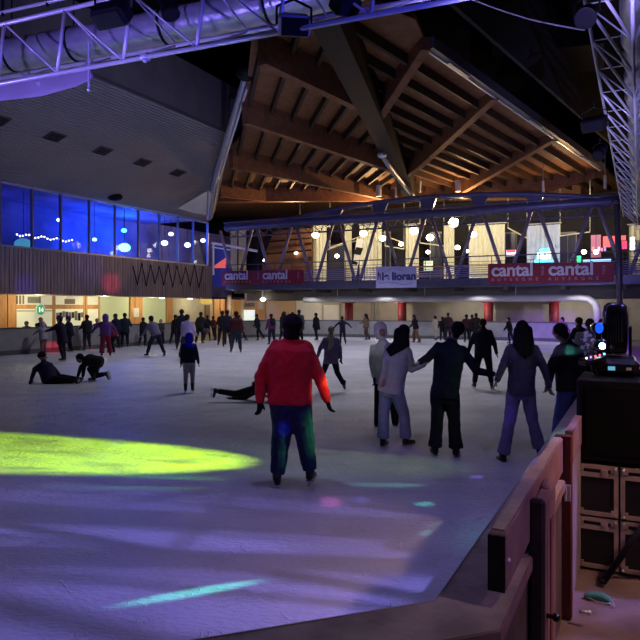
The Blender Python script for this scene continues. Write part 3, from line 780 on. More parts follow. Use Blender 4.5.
p = on_u(242.2, 306.3, BU-.16); text('CAISSE', 'lettering', mat('sign_letters_brown', (.12, .08, .06), .6), t, p, DV, UP, .40, .01, .012)
for x0, x1, lab in ((257.5, 266, 'pale timber post right of the ticket counter'),):
    t = bthing('timber_post', lab, 'post', 262, 'orange timber posts along the walkway'); bpan('post', x0, x1, 296, 335, .12, ORANGEW, t); bpan('notice', 259, 264, 302, 309, .14, CREAM, t)
t = bthing('wall_panel', 'warm peach timber wall panel right of the ticket counter', 'wall panel', 280); bpan('panel', 267, 296, 299, 335, .06, mat('peach_panel', (.70, .48, .28), .7), t)
t = bthing('wall_panel', 'bright white wall panel behind the red jacketed skater', 'wall panel', 305); bpan('panel', 296.5, 322, 301, 335, .06, WHITEP, t)
t = bthing('sliding_door', 'white sliding door in the far wall left of a red column', 'door', 333); bpan('frame', 323, 341, 303, 335, .08, mat('door_frame_grey', (.45, .42, .36), .6), t); bpan('leaf', 324.5, 339.5, 305, 322, .12, WHITEP, t)
t = bthing('fluted_panel', 'pale fluted panel and thin pipes between two red columns', 'wall panel', 372)
for k in range(4): bpan('pipe', 371+k*2.4, 372.2+k*2.4, 302, 335, .10, CAPW if k % 2 else CONCW, t)
for x, lab in ((349, 'red round column left of the tan coated figure'), (402, 'red round column behind the hooded skater'), (488.5, 'red round column left of the long haired woman'), (554, 'red round column behind the leaning man')):
    uu = 42.2; v = v_at(x, uu); t = thing('red_column', lab, 'column', W(uu, v, 0), 'red columns under the gallery')
    m = MB(); m.tube(W(uu, v, 0), W(uu, v, 2.30), .30, n=20); m.build('shaft', REDC, t, True)
    m = MB(); m.cbox(W(uu, v, 2.39), DU*.75, DV*.75, (0, 0, .18)); m.build('capital', REDC, t)
# gallery deck
GU = 37.0; VL, VR = -25.85, 13.0
m = MB(); m.obox(W(GU+.15, VL, 3.20), DU*14, DV*(VR-VL), (0, 0, .40)); props(m.build('floor', mat('gallery_slab', (.12, .11, .10), .7, var=.15, scale=1)), kind='structure')
m = MB(); m.obox(W(GU, VL, 3.22), DU*.15, DV*(VR-VL), (0, 0, .46)); m.obox(W(GU-.05, VL, 3.58), DU*.25, DV*(VR-VL), (0, 0, .1)); m.obox(W(GU-.05, VL, 3.2), DU*.25, DV*(VR-VL), (0, 0, .07))
props(m.build('trim_2', NAVYST), kind='structure')
m = MB()
for k in range(13): m.obox(W(GU+.2, VL+.6+3.05*k, 2.98), DU*6, DV*.22, (0, 0, .24))
props(m.build('trim_3', mat('soffit_beam', (.10, .09, .085), .6)), kind='structure')
m = MB(); m.obox(W(39.6, -25.8, 2.5), DU*4, DV*38.8, (0, 0, .69)); props(m.build('ceiling', mat('bulkhead_grey', (.13, .12, .115), .75, var=.15, scale=1)), kind='structure')
# pale pipe under the gallery
t = thing('service_pipe', 'thick pale pipe under the gallery bending down at its right end', 'pipe', W(38.6, -8, 2.4))
vb = v_at(597, 38.6); z0 = 2.52
pts = [W(38.6, v, z0) for v in (-20.5, -15, -10, -6, vb-.9)]+[W(38.6, vb-.45, z0-.06), W(38.6, vb-.12, z0-.30), W(38.6, vb, z0-.65), W(38.6, vb, .1)]
m = MB(); m.path(pts, .20, 14); m.build('pipe', mat('pipe_grey', (.50, .49, .47), .5, var=.15, scale=1), t, True)
for v in (-18, -12, -6.5): 
    m = MB(); m.tube(W(38.6, v, z0+.2), W(38.6, v, 3.2), .02); m.build('hanger', ALU, t)
# truss bridge over the gallery edge
TZ = 7.55; nodes = [-29.6+3.05*k for k in range(14)]; nodes = [v for v in nodes if VL < v < VR]
t = thing('bridge_truss', 'navy steel bridge truss with V struts and shallow arch over the gallery', 'truss', W(GU, -6, 3.6))
m = MB(); m.tube(W(GU, VL, TZ), W(GU, VR, TZ), .26, n=14); m.build('main_tube', NAVYST, t, True)
m = MB(); m.tube(W(GU+.5, VL, TZ-.62), W(GU+.5, VR, TZ-.62), .055, n=8); m.tube(W(GU-.25, VL, TZ+.30), W(GU-.25, VR, TZ+.30), .05, n=8); m.build('chord', NAVYST, t, True)
tv = [-17.4+3.05*k for k in range(-3, 10)]; bvs = [v-1.5 for v in tv]
for v in tv:
    if VL+.4 < v < VR: pass
for i, v in enumerate(tv):
    for sg in (-1, 1):
        vb_ = v+sg*1.37
        if vb_ < VL: continue
        m = MB(); m.tube(W(GU+.05, v+sg*.20, TZ-.2), W(GU+.05, vb_, 3.68), .105, n=10); m.build('strut', mat('purple_grey_steel', (.26, .23, .29), .4, metal=.3), t, True)
m = MB(); v = VL; k = 0
while v < VR-.8:
    a = TZ-.2; b_ = TZ-.62
    m.tube(W(GU+.1, v, a), W(GU+.5, v+.42, b_), .03, n=6); m.tube(W(GU+.5, v+.42, b_), W(GU+.1, v+.84, a), .03, n=6)
    v += .84
m.build('lacing', NAVYST, t)
pts = []; ap = -11.4; hw = 10.2
for i in range(25):
    x = -1+2*i/24; pts.append(W(GU, ap+x*hw, TZ+.12+.9*(1-x*x)))
m = MB(); m.path(pts, .14, 10); m.path([p-UP*.05+DU*.6 for p in pts], .07, 8); m.build('arch', NAVYST, t, True)
for v in [-17.4+3.05*k for k in range(0, 5)]:
    h = TZ+.12+.9*(1-((v-ap)/hw)**2)
    m = MB(); m.prism([W(GU-.06, v-.55, h-.05), W(GU-.06, v+.55, h-.05), W(GU-.06, v+.22, TZ+.15), W(GU-.06, v-.22, TZ+.15)], DU*.14); m.build('gusset', NAVYST, t)
# railing
t = thing('gallery_railing', 'dark railing with thin posts and purple mesh along the gallery edge', 'railing', W(GU, -6, 3.68))
m = MB()
for z, r in ((4.92, .035), (4.62, .015), (4.45, .015), (3.85, .02)): m.tube(W(GU-.08, VL, z), W(GU-.08, VR, z), r, n=6)
m.build('rail', NAVYST, t)
k = 0; v = VL+.1
while v < VR:
    m = MB(); m.tube(W(GU-.08, v, 3.65), W(GU-.08, v, 4.95), .025, n=6); m.build('post', NAVYST, t); v += 1.3
m = MB()
for z in (3.78, 3.9, 4.02, 4.14, 4.26, 4.38): m.tube(W(GU-.08, VL, z), W(GU-.08, VR, z), .026, n=6)
m.build('lower_rails', mat('violet_rails', (.24, .22, .50), .5), t)
for k in range(3):
    m = MB(); v0 = v_at(417, GU-.15); v1 = v_at(443, GU-.15); m.cbox(W(GU-.15, (v0+v1)/2, 3.86+.14*k), DU*.02, DV*(v1-v0), (0, 0, .07)); m.build('slat', mat('mauve_slat', (.45, .34, .55), .5), t)
m = MB(); m.cbox(W(GU-.1, (v0+v1)/2, 4.40), DU*.12, DV*(v1-v0), (0, 0, .08)); m.build('shelf', ORANGEW, t)
# banners
def banner(label, x0, x1, ytl, ybl, ytr, ybr, words, sag=0):
    uu = GU-.22; p0 = on_u(x0, ybl, uu); p1 = on_u(x1, ybr, uu); q0 = on_u(x0, ytl, uu); q1 = on_u(x1, ytr, uu)
    t = thing('banner', label, 'banner', (p0+p1)/2); m = MB(); n = 24; fr = []; bk = []
    for i in range(n+1):
        s = i/n; w = .02*math.sin(s*21)
        a = p0.lerp(p1, s); b = q0.lerp(q1, s)-UP*sag*math.sin(PI*min(1, s*1.9))*(1 if s < .53 else 0)
        fr.append((a+DU*w, b+DU*w))
    vs = []; 
    for a, b in fr: vs += [a, b, b+DU*.012, a+DU*.012]
    rings = [vs[4*i:4*i+4] for i in range(n+1)]
    m.loft(rings); m.build('sheet', words, t)
    return t, p0, p1, q0, q1
def cantal(label, x0, x1, ytl, ybl, ytr, ybr, mids):
    t, p0, p1, q0, q1 = banner(label, x0, x1, ytl, ybl, ytr, ybr, BANR, 0)
    L = (p1-p0).length; Hh = (q0-p0).length; d = (p1-p0).normalized()
    for s in mids:
        o = p0+d*L*s-DU*.06
        text('cantal', 'lettering', BANT, t, o+UP*Hh*.37, d, UP, Hh*.90, .01, .020*Hh, spacing=.98)
        text('AUVERGNE', 'small_lettering', BANT2, t, o+UP*Hh*.12, d, UP, Hh*.22, .01, .004, spacing=2.5)
        text('TOUR', 'side_lettering', BANT2, t, o+d*(L*.435)+UP*Hh*.36, UP, -d, Hh*.17, .01, .003)
    for a in (q0, q1, p0, p1):
        m = MB(); m.tube(a-DU*.01, a+DU*.14, .012, n=6); m.build('tie', ALU, t)
cantal('crimson cantal banner on the left end of the gallery railing', 222, 303.5, 271, 284.5, 269.5, 284, (.04, .52))
cantal('crimson cantal banner on the right part of the gallery railing', 488, 614, 264, 283.5, 261.5, 282, (.03, .50))
t, p0, p1, q0, q1 = banner('lilac le lioran banner in the middle of the gallery railing', 376, 416.5, 266.5, 288, 266.5, 287.5, BANL)
d = (p1-p0).normalized(); Hh = (q0-p0).length; L = (p1-p0).length
text('le lioran', 'lettering', NAVYT, t, p0+d*L*.155+UP*Hh*.36-DU*.05, d, UP, Hh*.50, .01, .022)
m = MB(); o = p0+d*L*.05+UP*Hh*.38-DU*.05
m.prism([o, o+d*.05, o+d*.07+UP*.28, o+d*.14+UP*.26, o+d*.15, o+d*.20, o+d*.20+UP*.32, o+d*.08+UP*.38, o+d*.05+UP*.52, o+UP*.5], -DU*.02); m.build('emblem', NAVYT, t)
pts = [p0+d*L*(.22+.5*i/12)+UP*Hh*(.74+.14*math.sin(PI*i/12))-DU*.05 for i in range(13)]
m = MB(); m.path(pts, .014, 6); m.build('arc', mat('arc_mauve', (.30, .18, .45), .6), t)
pts = [p0+d*L*(.1+.8*i/12)+UP*Hh*(.20+.06*math.sin(2*PI*i/12))-DU*.05 for i in range(13)]
m = MB(); m.path(pts, .012, 6); m.build('wave', NAVYT, t)

# hall behind the gallery
HU = 49.5
m = MB(); m.obox(W(HU, -40, 3.3), DV*56, DU*.3, (0, 0, 6.85)); props(m.build('wall_hall', mat('hall_wall', (.035, .028, .026), .8, var=.3, scale=.5)), kind='structure')
def hpan(name, x0, x1, y0, y1, th, m_, parent, uu, pleat=0):
    v0, v1 = v_at(x0, uu), v_at(x1, uu); Yc = W(uu, (v0+v1)/2, 0).y
    z1 = CAMZ-(y0-HOR)/640*Yc; z0 = max(3.61, CAMZ-(y1-HOR)/640*Yc); mb = MB()
    if pleat:
        n = max(4, int((v1-v0)/pleat)); fr = []
        for i in range(n*2+1):
            v = v0+(v1-v0)*i/(2*n); du = (.07 if i % 2 else -.07); fr.append((v, du))
        vs = []
        for v, du in fr: vs.append([W(uu+du, v, z0), W(uu+du, v, z1), W(uu+du+.03, v, z1), W(uu+du+.03, v, z0)])
        mb.loft(vs)
    else: mb.obox(W(uu, v0, z0), DV*(v1-v0), -DU*th, (0, 0, z1-z0))
    return mb.build(name, m_, parent)
for x0, x1, m_, lab in ((231, 237.5, CURT, 'narrow cream curtain at the left end of the upper hall'), (239, 246.5, CURT, 'cream curtain beside the left dark doorway of the upper hall'),
      (313.5, 327, CURT, 'cream curtain behind the first railing span right of the cantal banner'), (345, 352, CURT, 'narrow cream curtain left of the leaning white board'),
      (360, 382, CURT, 'wide cream curtain left of the lilac banner'), (406, 419, CURT, 'cream curtain rising behind the lilac banner right end'), (444, 454.5, CURT, 'cream curtain right of the shelf in the upper hall'),
      (469, 505, CURT, 'widest cream curtain above the right crimson banner'), (527, 560, CURTB, 'bluish white curtain above the right crimson banner'), (629, 650, CURT, 'cream wall panel with three lamps at the right edge')):
    uu = 44.5; t = thing('curtain', lab, 'curtain', W(uu, v_at((x0+x1)/2, uu), 3.61), 'curtains in the upper hall'); hpan('cloth', x0, x1, 225, 300, .1, m_, t, uu, .28)
    m = MB(); v0 = v_at(x0, uu); v1 = v_at(x1, uu); Yc = W(uu, v0, 0).y; m.tube(W(uu, v0-.1, CAMZ+(HOR-224.5)/640*Yc), W(uu, v1+.1, CAMZ+(HOR-224.5)/640*Yc), .04); m.build('curtain_rod', ALU, t)
def upper(name, label, cat, x, uu): return thing(name, label, cat, W(uu, v_at(x, uu), 3.61))
t = upper('leaning_board', 'white board with dark marks leaning in the upper hall', 'board', 357, 43.8)
p = [at(351, 276, 47), at(356, 276, 47), at(363.5, 240, 47), at(357, 238, 47)]
m = MB(); m.prism(p, (0, .06, 0)); m.build('board', WHITEP, t)
m = MB(); m.cbox(at(358.5, 251, 46.95), (.5, 0, -.1), (0, .03, 0), (.2, 0, .5)); m.cbox(at(355, 263, 46.95), (.35, 0, -.1), (0, .03, 0), (.1, 0, .2)); m.build('mark', BLACK, t)
t = upper('glass_door', 'dark glass doors with pale frame in the upper hall', 'door', 335, 45); hpan('frame', 327, 345, 244, 300, .08, mat('door_dark', (.05, .05, .07), .3), t, 45)
m = MB(); m.path([on_u(327, 250, 44.9), on_u(345, 243.5, 44.9), on_u(356, 241, 44.9)], .06, 6); m.build('sloping_bar', CREAM, t)
t = upper('glazed_kiosk', 'white framed kiosk with dark blue window and red triangle at the gallery left end', 'kiosk', 222, 40)
hpan('wall', 213, 230, 246, 300, .05, mat('kiosk_blue', (.05, .05, .25), .5), t, 41)
m = MB(); m.path([on_u(212, 243, 40.8), on_u(230, 246, 40.8), on_u(262, 252, 40.8)], .10, 6); m.path([on_u(212, 247, 40.8), on_u(230, 250, 40.8)], .05, 6); m.tube(on_u(213.5, 243, 40.8), on_u(213.5, 275, 40.8), .07); m.build('frame', WHITEP, t)
m = MB(); m.prism([on_u(214, 266, 40.7), on_u(226, 257.5, 40.7), on_u(226, 268, 40.7), on_u(214, 268, 40.7)], DU*.03); m.build('red_triangle', mat('red_lit_sheet', (.7, .12, .08), .5, emit=(1, .15, .08), estr=.5), t)
t = upper('timber_wall', 'big brown timber wall angled behind the left cantal banner', 'wall panel', 290, 47)
m = MB(); m.prism([at(262, 300, 52), at(312, 300, 48), at(312, 228, 48), at(262, 232, 52)], (.1, .3, 0)); m.build('panel', GLU, t)
m = MB(); m.prism([at(253, 262, 47), at(268, 226, 47), at(275, 226, 47), at(262, 262, 47), at(262, 290, 47), at(253, 290, 47)], (0, .4, 0)); m.build('leaning_support', BLACK, t)
for zz in (240, 252): 
    m = MB(); m.tube(at(266, zz+2, 51), at(311, zz-2, 47.5), .06); m.build('rail', GLUD, t)
# pale roof trusses, tables and door frames of the hall
for i, (x0, y0, x1, y1, lab) in enumerate(((330, 248, 372, 232, 'pale sloping steel rod above the dark glass doors'), (372, 231, 404, 243, 'pale sloping steel rod left of the lilac banner'), (385, 246, 404, 249, 'low pale steel rod above the lilac banner'),
        (420, 243, 444, 246, 'pale steel rod behind the two small lamps'), (508, 228, 527, 238, 'pale steel rod left of the bluish curtain'), (560, 236, 590, 232, 'pale steel rod right of the bluish curtain'), (300, 232, 330, 226, 'pale steel rod above the first lamp'))):
    t = upper('steel_rod', lab, 'roof rod', (x0+x1)/2, 43.5); m = MB(); a_, b_ = on_u(x0, y0, 43.5), on_u(x1, y1, 43.5); m.tube(a_, b_, .045, n=6); m.tube(a_, V((a_.x, a_.y, 10.15)), .02, n=5); m.tube(b_, V((b_.x, b_.y, 10.15)), .02, n=5); m.build('rod', CREAM, t)
for x, w_, lab in ((386, 5, 'glazed door frame behind the left end of the lilac banner'), (436, 6, 'dark glazed door right of the lilac banner'), (511, 6, 'dark doorway left of the bluish curtain'), (568, 9, 'grey wall bay right of the bluish curtain')):
    t = upper('glazed_door', lab, 'door', x, 45.6); hpan('frame', x-w_, x+w_, 232, 300, .08, mat('door_pale_frame', (.35, .32, .27), .6), t, 45.7); hpan('pane', x-w_+1.2, x-.5, 234, 300, .1, mat('door_dark', (.05, .05, .07), .3), t, 45.58); hpan('pane', x+.5, x+w_-1.2, 234, 300, .1, mat('door_dark', (.05, .05, .07), .3), t, 45.58)
for x, lab in ((462, 'dark round table with pale top on the gallery left of the right cantal banner'), (449, 'dark table on the gallery below the cream curtain'), (392, 'small table on the gallery behind the lilac banner')):
    uu = 40; v = v_at(x, uu); t = thing('round_table', lab, 'table', W(uu, v, 3.61), 'tables on the gallery'); m = MB(); m.tube(W(uu, v, 4.55), W(uu, v, 4.6), .5, n=18); m.build('table_top', CREAM, t); m = MB(); m.tube(W(uu, v, 3.62), W(uu, v, 4.55), .05); m.tube(W(uu, v, 3.61), W(uu, v, 3.65), .28, n=14); m.build('pedestal', BLACK, t)
# lit stalls and signs in the hall
def sign(lab, x0, x1, y0, y1, col, s, uu=45.0, extra=None, cat='lit sign'):
    t = upper('lit_sign', lab, cat, (x0+x1)/2, uu)
    hpan('box', x0-.5, x1+.5, y0-.6, y1+.6, .06, BLACK, t, uu+.08); hpan('face', x0, x1, y0, y1, .06, glow('sign_'+''.join('%02d' % int(c*9) for c in col)+str(int(s*10)), col, s), t, uu)
    m = MB(); v = v_at((x0+x1)/2, uu+.1); zt = CAMZ+(HOR-y1)/640*W(uu, v, 0).y; m.tube(W(uu+.1, v, 3.6), W(uu+.1, v, zt), .05); m.build('stand', BLACK, t)
    if extra: extra(t)
    return t
sign('small yellow lit screen above the left cantal banner', 275, 279, 264.5, 269.5, (.5, .7, .1), .9)
sign('small cyan lit screen above the left cantal banner', 281.5, 286, 264.5, 269.5, (.1, .7, .6), .9)
sign('small white lit picture above the shelf in the upper hall', 424, 433, 261, 270.5, (.6, .7, .5), .9)
def ex1(t): hpan('red_band', 507, 515.5, 250, 252.5, .1, glow('red_band', (1, .08, .12), 1.2), t, 44.9)
sign('white lit sign with red band right of the widest curtain', 506.5, 516, 250, 256, (.8, .75, .9), 1.6, extra=ex1)
def ex2(t): hpan('base_light', 535, 553, 259, 262.5, .1, glow('cyan_base', (.1, .75, 1), 3), t, 44.1); hpan('top_light', 540, 549, 249, 252, .1, glow('cyan_base', (.1, .75, 1), 3), t, 44.1)
sign('bright cyan white lit stall sign before the bluish curtain', 537, 551, 252, 260, (.6, .95, .9), 2.4, 44.2, ex2)
sign('green glowing sign above the right cantal banner', 577, 581, 256, 264, (.05, .9, .35), 1.6, 42)
sign('long pale blue light bar above the right cantal banner end', 583, 611, 259.5, 262.5, (.25, .5, 1), 1.8, 41)
def ex3(t):
    for q in range(5): hpan('picture', 592+q*3, 594+q*3, 247+q % 2, 252, .1, glow('pic%d' % (q % 3), ((1, .3, .3), (.4, .3, .9), (.9, .8, .9))[q % 3], .7), t, 42.4)
sign('red and pink lit stall front at the right end of the gallery', 603, 626, 236, 247, (.75, .12, .13), 1.0, 42.6)
sign('pink lit stall pillar with small pictures', 591, 601, 235, 258, (.35, .12, .18), .8, 42.6, ex3)
sign('glowing crimson round edged sign right of the stall', 622, 627, 241, 249, (1, .05, .15), 1.3, 42)
for k in range(3):
    t = thing('wall_lamp', 'square warm wall lamp at the right edge, %s of three' % ('topmost', 'middle', 'lowest')[k], 'lamp', on_u(632.5, 239+4.6*k, 44.2), 'wall lamps at the right edge')
    c = on_u(632.5, 239+4.6*k, 44.2); m = MB(); m.cbox(c, DU*.08, DV*.3, (0, 0, .25)); m.build('housing', ALU, t); m = MB(); m.cbox(c-DU*.06, DU*.04, DV*.24, (0, 0, .2)); m.build('lens', glow('warm_lens2', (1, .9, .6), 5), t)
# pendant lamps of the upper hall
lamps = [(315.5, 235, 40.5, .2), (337, 256, 42, .13), (363.5, 233.5, 40.5, .2), (382.5, 238.5, 41, .17), (401, 244, 42, .13), (414, 231, 40, .22), (430, 237.5, 40.5, .2), (428, 252, 42.5, .12), (453.5, 222.5, 38.5, .26),
         (457.5, 247.5, 41.5, .14), (473, 234.5, 40, .18), (467, 251, 42.5, .10), (263, 260, 43, .10), (296, 253, 43, .10), (545, 257.5, 42, .12), (584, 252, 40, .12), (596, 252, 40, .12), (306, 256, 43.4, .10)]
for i, (x, y, uu, r) in enumerate(lamps):
    c = on_u(x, y, uu)
    near = ['first', 'second', 'third', 'fourth', 'fifth', 'sixth', 'seventh', 'eighth', 'ninth', 'tenth', 'eleventh', 'twelfth', 'thirteenth', 'fourteenth', 'fifteenth', 'sixteenth', 'seventeenth', 'eighteenth']
    order = sorted(range(len(lamps)), key=lambda q: lamps[q][0]).index(i)
    t = thing('pendant_lamp', 'glowing round pendant lamp in the upper hall, %s from the left' % near[order], 'lamp', c, 'pendant lamps in the upper hall')
    m = MB(); r *= 1.25; m.sph(c, r, r, r*.85); m.build('globe', glow('warm_globe', (1, .88, .62), 14), t, True)
    m = MB(); m.tube(c+UP*r*.8, V((c.x, c.y, 10.15)), .012, n=5); m.build('cord', BLACK, t)
    m = MB(); m.tube(c+UP*r*.7, c+UP*(r*.7+.1), r*.4, r*.2, 10); m.build('cap', BLACK, t)
# lamp under the gallery
c = on_u(263, 299.5, 39.2); t = thing('ceiling_lamp', 'round lit downlight above the ticket counter', 'ceiling light', c, 'downlights over the walkway')
m = MB(); m.sph(c, .2, .2, .12); m.build('lens', glow('warm_lens', (1, .9, .7), 9), t, True); m = MB(); m.tube(c, V((c.x, c.y, 3.2)), .10); m.build('housing', ALU, t)

# ================================================================ timber roof
ZB, ZT = 9.2, 10.2
def fp(px, py, z=ZB):
    p = atz(px, py, z); return V((p.x, p.y))
g0, g1 = fp(425, 45, 10.05), fp(595, 165, 10.05); gd = (g1-g0).normalized()
va, vb2 = fp(410, 195), fp(335, 40); vd = (va-vb2).normalized()
def isect(p, d, q, e):
    k = d.x*e.y-d.y*e.x; s = ((q.x-p.x)*e.y-(q.y-p.y)*e.x)/k; return p+d*s
EAVE = 43.5
ge = g0+gd*((58-g0.y)/gd.y); 
m = MB(); m.prism([V((p[0], p[1], ZT)) for p in ((-40, 58), (ge.x, 58), (g0.x, g0.y), (g0.x-.5, g0.y-1.4), (g0.x-2, g0.y-2.6), (-.6, 15.2), (-1.7, 17), (-3.8, 31), (-8.6, 42.5), (-13, 46), (-40, 46))], (0, 0, .15))
props(m.build('ceiling', DECKW), kind='structure')
def beam(p, q, w, z0, z1, name, m_, lab=None, cat=None, group=None):
    p = V((p[0], p[1], 0)); q = V((q[0], q[1], 0)); d = q-p; n = V((-d.y, d.x, 0)).normalized()*w
    mb = MB(); mb.obox(p-n/2+UP*z0, d, n, (0, 0, z1-z0)); o = mb.build(name, m_)
    return props(o, lab, cat, group)
bl = [((220, 197), (313, 206), 'lowest dark glulam beam on the left roof half'), ((231, 168), (379, 199), 'brown glulam beam just above the gallery on the left roof half'), ((245, 124), (392, 172), 'dark glulam beam in the middle of the left roof half'), ((262, 65), (365, 113), 'uppermost dark glulam beam on the left roof half near the lighting truss')]
for a, b_, lab in bl:
    p, q = fp(*a), fp(*b_); d = (q-p).normalized(); e = isect(p, d, va, vd)
    if e.y > EAVE: e = p+d*((EAVE-p.y)/d.y)
    s = p
    beam(s, e, .32, ZB, ZT-.002, 'roof_beam', GLU, lab, 'roof beam', 'glulam beams of the roof')
br = [((420, 168), (495, 100), 'brown glulam beam rising to the middle of the steel gutter'), ((458, 196), (554, 141), 'brown glulam beam with steel bracket on the right roof half'), ((547, 192), (605, 175), 'short glulam beam at the right end of the gutter'), ((380, 119), (426, 50), 'dark glulam beam ending at the top of the steel gutter')]
for a, b_, lab in br:
    zq = ZT-.38
    p, q = fp(*a), fp(b_[0], b_[1], zq); d = (p-q).normalized(); e = isect(p, d, va, vd)
    if e.y > EAVE or e.y < p.y-5: e = p+d*max(0, (EAVE-p.y)/d.y)
    n = V((-d.y, d.x, 0))*.30; L1 = (e-q).length*.45; mid = q+d*L1
    f3 = lambda c_, z: V((c_.x, c_.y, z))-n/2
    mb = MB(); mb.prism([f3(q, ZT-.004), f3(q, zq), f3(p, ZB), f3(e, ZB), f3(e, ZT-.004)], n)
    props(mb.build('roof_beam', GLU), lab, 'roof beam', 'glulam beams of the roof')
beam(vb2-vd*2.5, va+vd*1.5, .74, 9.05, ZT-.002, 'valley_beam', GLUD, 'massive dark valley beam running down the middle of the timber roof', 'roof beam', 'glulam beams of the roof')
p = beam((-8.2, EAVE+.4), (17.5, EAVE-.4), .35, ZB, ZT-.002, 'eave_beam', GLU, 'long brown beam across the back of the roof above the arch', 'roof beam', 'glulam beams of the roof')
# steel plate along the foot of the valley beam
t = thing('steel_tie', 'light curved steel strap at the foot of the valley beam', 'steel strap', atz(408, 195, 8.9))
m = MB(); m.path([atz(384, 158, 8.9), atz(389, 166, 8.88), atz(398, 178, 8.85), atz(407, 189, 8.82), atz(414, 197, 8.8)], .12, 8); m.build('strap', GREYST, t, True)
m = MB(); m.sph(atz(382, 155, 8.9), .22, .22, .15); m.build('joint', ALU, t, True)
pl = []
x = -8.0
while x < 7:
    p = V((x, EAVE)); d = V((.18, -1)).normalized(); e = isect(p, d, va, vd)
    if e.y < 17: e = p+d*((17-p.y)/d.y)
    bx = lambda y: -4.3-.375*(y-31) if y > 31 else -4.3+.143*(31-y)
    yy = p.y
    while yy > e.y and (p+d*((yy-p.y)/d.y)).x > bx(yy)+.1: yy -= .2
    e = p+d*((max(yy, e.y)-p.y)/d.y)
    if e.y < EAVE-.5: pl.append((p, e))
    x += .97
for k in range(1, 17):
    n = V((-gd.y, gd.x)); p0 = g0+n*1.0*k; e = isect(p0, gd, va, vd)
    q = p0+gd*((EAVE-p0.y)/gd.y)
    if e.y < 18: e = p0+gd*((18-p0.y)/gd.y)
    if e.y < EAVE-.5: pl.append((e, q))
for p, q in pl: beam(p, q, .13, ZT-.34, ZT-.004, 'purlin', PURL, 'thin dark purlin under the roof boards', 'purlin', 'purlins of the timber roof')
# gutter along the roof edge
t = thing('roof_gutter', 'long grey steel gutter along the sloping edge of the timber roof', 'gutter', (g0.x, g0.y, 9.95))
p = V((g0.x, g0.y, 9.9)); q = V((g1.x, g1.y, 9.9))+V((gd.x, gd.y, 0))*1.0; nn_ = V((gd.y, -gd.x, 0))
m = MB(); m.obox(p+nn_*.05, q-p, nn_*.24, (0, 0, .36)); m.build('channel', mat('gutter_grey', (.09, .09, .12), .5, metal=.2), t)
m = MB(); m.obox(p+nn_*.0+UP*-.03, q-p, nn_*.07, (0, 0, .08)); m.build('lip', ALU, t)
for s in (.06, .42, .80):
    m = MB(); m.obox(p+(q-p)*s+nn_*.1-UP*.06, (q-p).normalized()*1.6, nn_*.12, (0, 0, .05)); m.build('bracket', GREYST, t)
# unlit upper roof space: its darkness put into near-black sheets
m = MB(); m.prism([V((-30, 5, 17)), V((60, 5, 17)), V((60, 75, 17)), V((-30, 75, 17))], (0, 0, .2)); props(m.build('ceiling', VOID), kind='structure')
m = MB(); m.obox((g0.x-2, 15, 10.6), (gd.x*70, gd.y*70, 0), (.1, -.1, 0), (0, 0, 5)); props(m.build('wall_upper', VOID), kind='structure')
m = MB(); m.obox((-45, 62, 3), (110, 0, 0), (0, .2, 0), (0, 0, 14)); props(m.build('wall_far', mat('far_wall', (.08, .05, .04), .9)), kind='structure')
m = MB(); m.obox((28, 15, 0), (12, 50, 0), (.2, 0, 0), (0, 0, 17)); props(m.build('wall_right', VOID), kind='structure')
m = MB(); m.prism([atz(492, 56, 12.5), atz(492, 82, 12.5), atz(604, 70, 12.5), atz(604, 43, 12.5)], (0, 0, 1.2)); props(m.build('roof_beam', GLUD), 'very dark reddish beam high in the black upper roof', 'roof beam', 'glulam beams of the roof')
# pipes and heaters hung under the roof
for i, (x, y, Yd) in enumerate(((379, 191, 40.5), (396, 193, 41.5), (420, 187, 40), (458, 186, 39), (543, 187, 37), (605, 182, 34))):
    c = at(x, y, Yd); t = thing('hanging_lamp', ('white cylinder lamp hung left of the valley beam foot', 'thin white cylinder lamp hung just above the arch', 'thin white rod lamp right of the valley beam foot', 'white box lamp hung above the arch right half', 'small pale lamp on a bent rod near the gutter end', 'white rod lamp at the right end of the gutter')[i], 'lamp', c, 'lamps hung under the timber roof')
    m = MB(); m.tube(c-UP*.35, c+UP*.35, .16 if i in (0, 3) else .07, n=12); m.build('body', mat('lamp_body_pale', (.6, .58, .5), .5), t)
    m = MB(); m.tube(c+UP*.35, V((c.x, c.y, ZT)), .02, n=6); m.build('rod', GREYST, t)
for i, (x, y) in enumerate(((112, 0), )): pass
# ================================================================ lighting truss above the rink (front)
T0 = V((-4, 8, 4.75)); T1 = V((1.27, 5.8, 4.75)); TD = T1-T0
def TP(s, z=0, back=0): 
    n = V((-TD.y, TD.x, 0)).normalized(); return T0+TD*s+UP*z+n*back
t = thing('lighting_truss', 'violet lit aluminium truss crossing the upper left of the hall', 'truss', TP(.5))
for z, bk in ((0, 0), (.74, 0), (.37, .62)):
    m = MB(); m.tube(TP(-.9, z, bk), TP(1.9, z, bk), .026, n=12); m.build('chord', ALU, t, True)
for k in range(-5, 11):
    s = -.01+.1715*k+.003
    m = MB(); m.tube(TP(s, 0), TP(s+.020, .74), .022, n=8); m.build('upright', ALU, t, True)
    m = MB(); m.tube(TP(s, 0), TP(s-.150, .74), .013, n=8); m.build('brace', ALU, t, True)
    m = MB(); m.tube(TP(s, 0), TP(s+.05, .37, .62), .012, n=8); m.tube(TP(s+.05, .37, .62), TP(s+.020, .74), .012, n=8); m.build('cross_brace', ALU, t, True)
m = MB(); c = TP(.39); m.tube(c-TD.normalized()*.035, c+TD.normalized()*.035, .05, n=12); m.sph(c+V((0, -.03, -.05)), .025); m.build('coupler', ALU, t, True)
t = thing('silver_duct', 'fat silver spiral air duct running behind the lighting truss', 'duct', at(130, 60, 10.3))
pts = [at(-60, 66, 10.8), at(0, 57, 10.8), at(60, 47, 10.6), at(130, 34, 10.3), at(220, 16, 9.9), at(320, -6, 9.4), at(420, -40, 9)]
m = MB(); fine = []
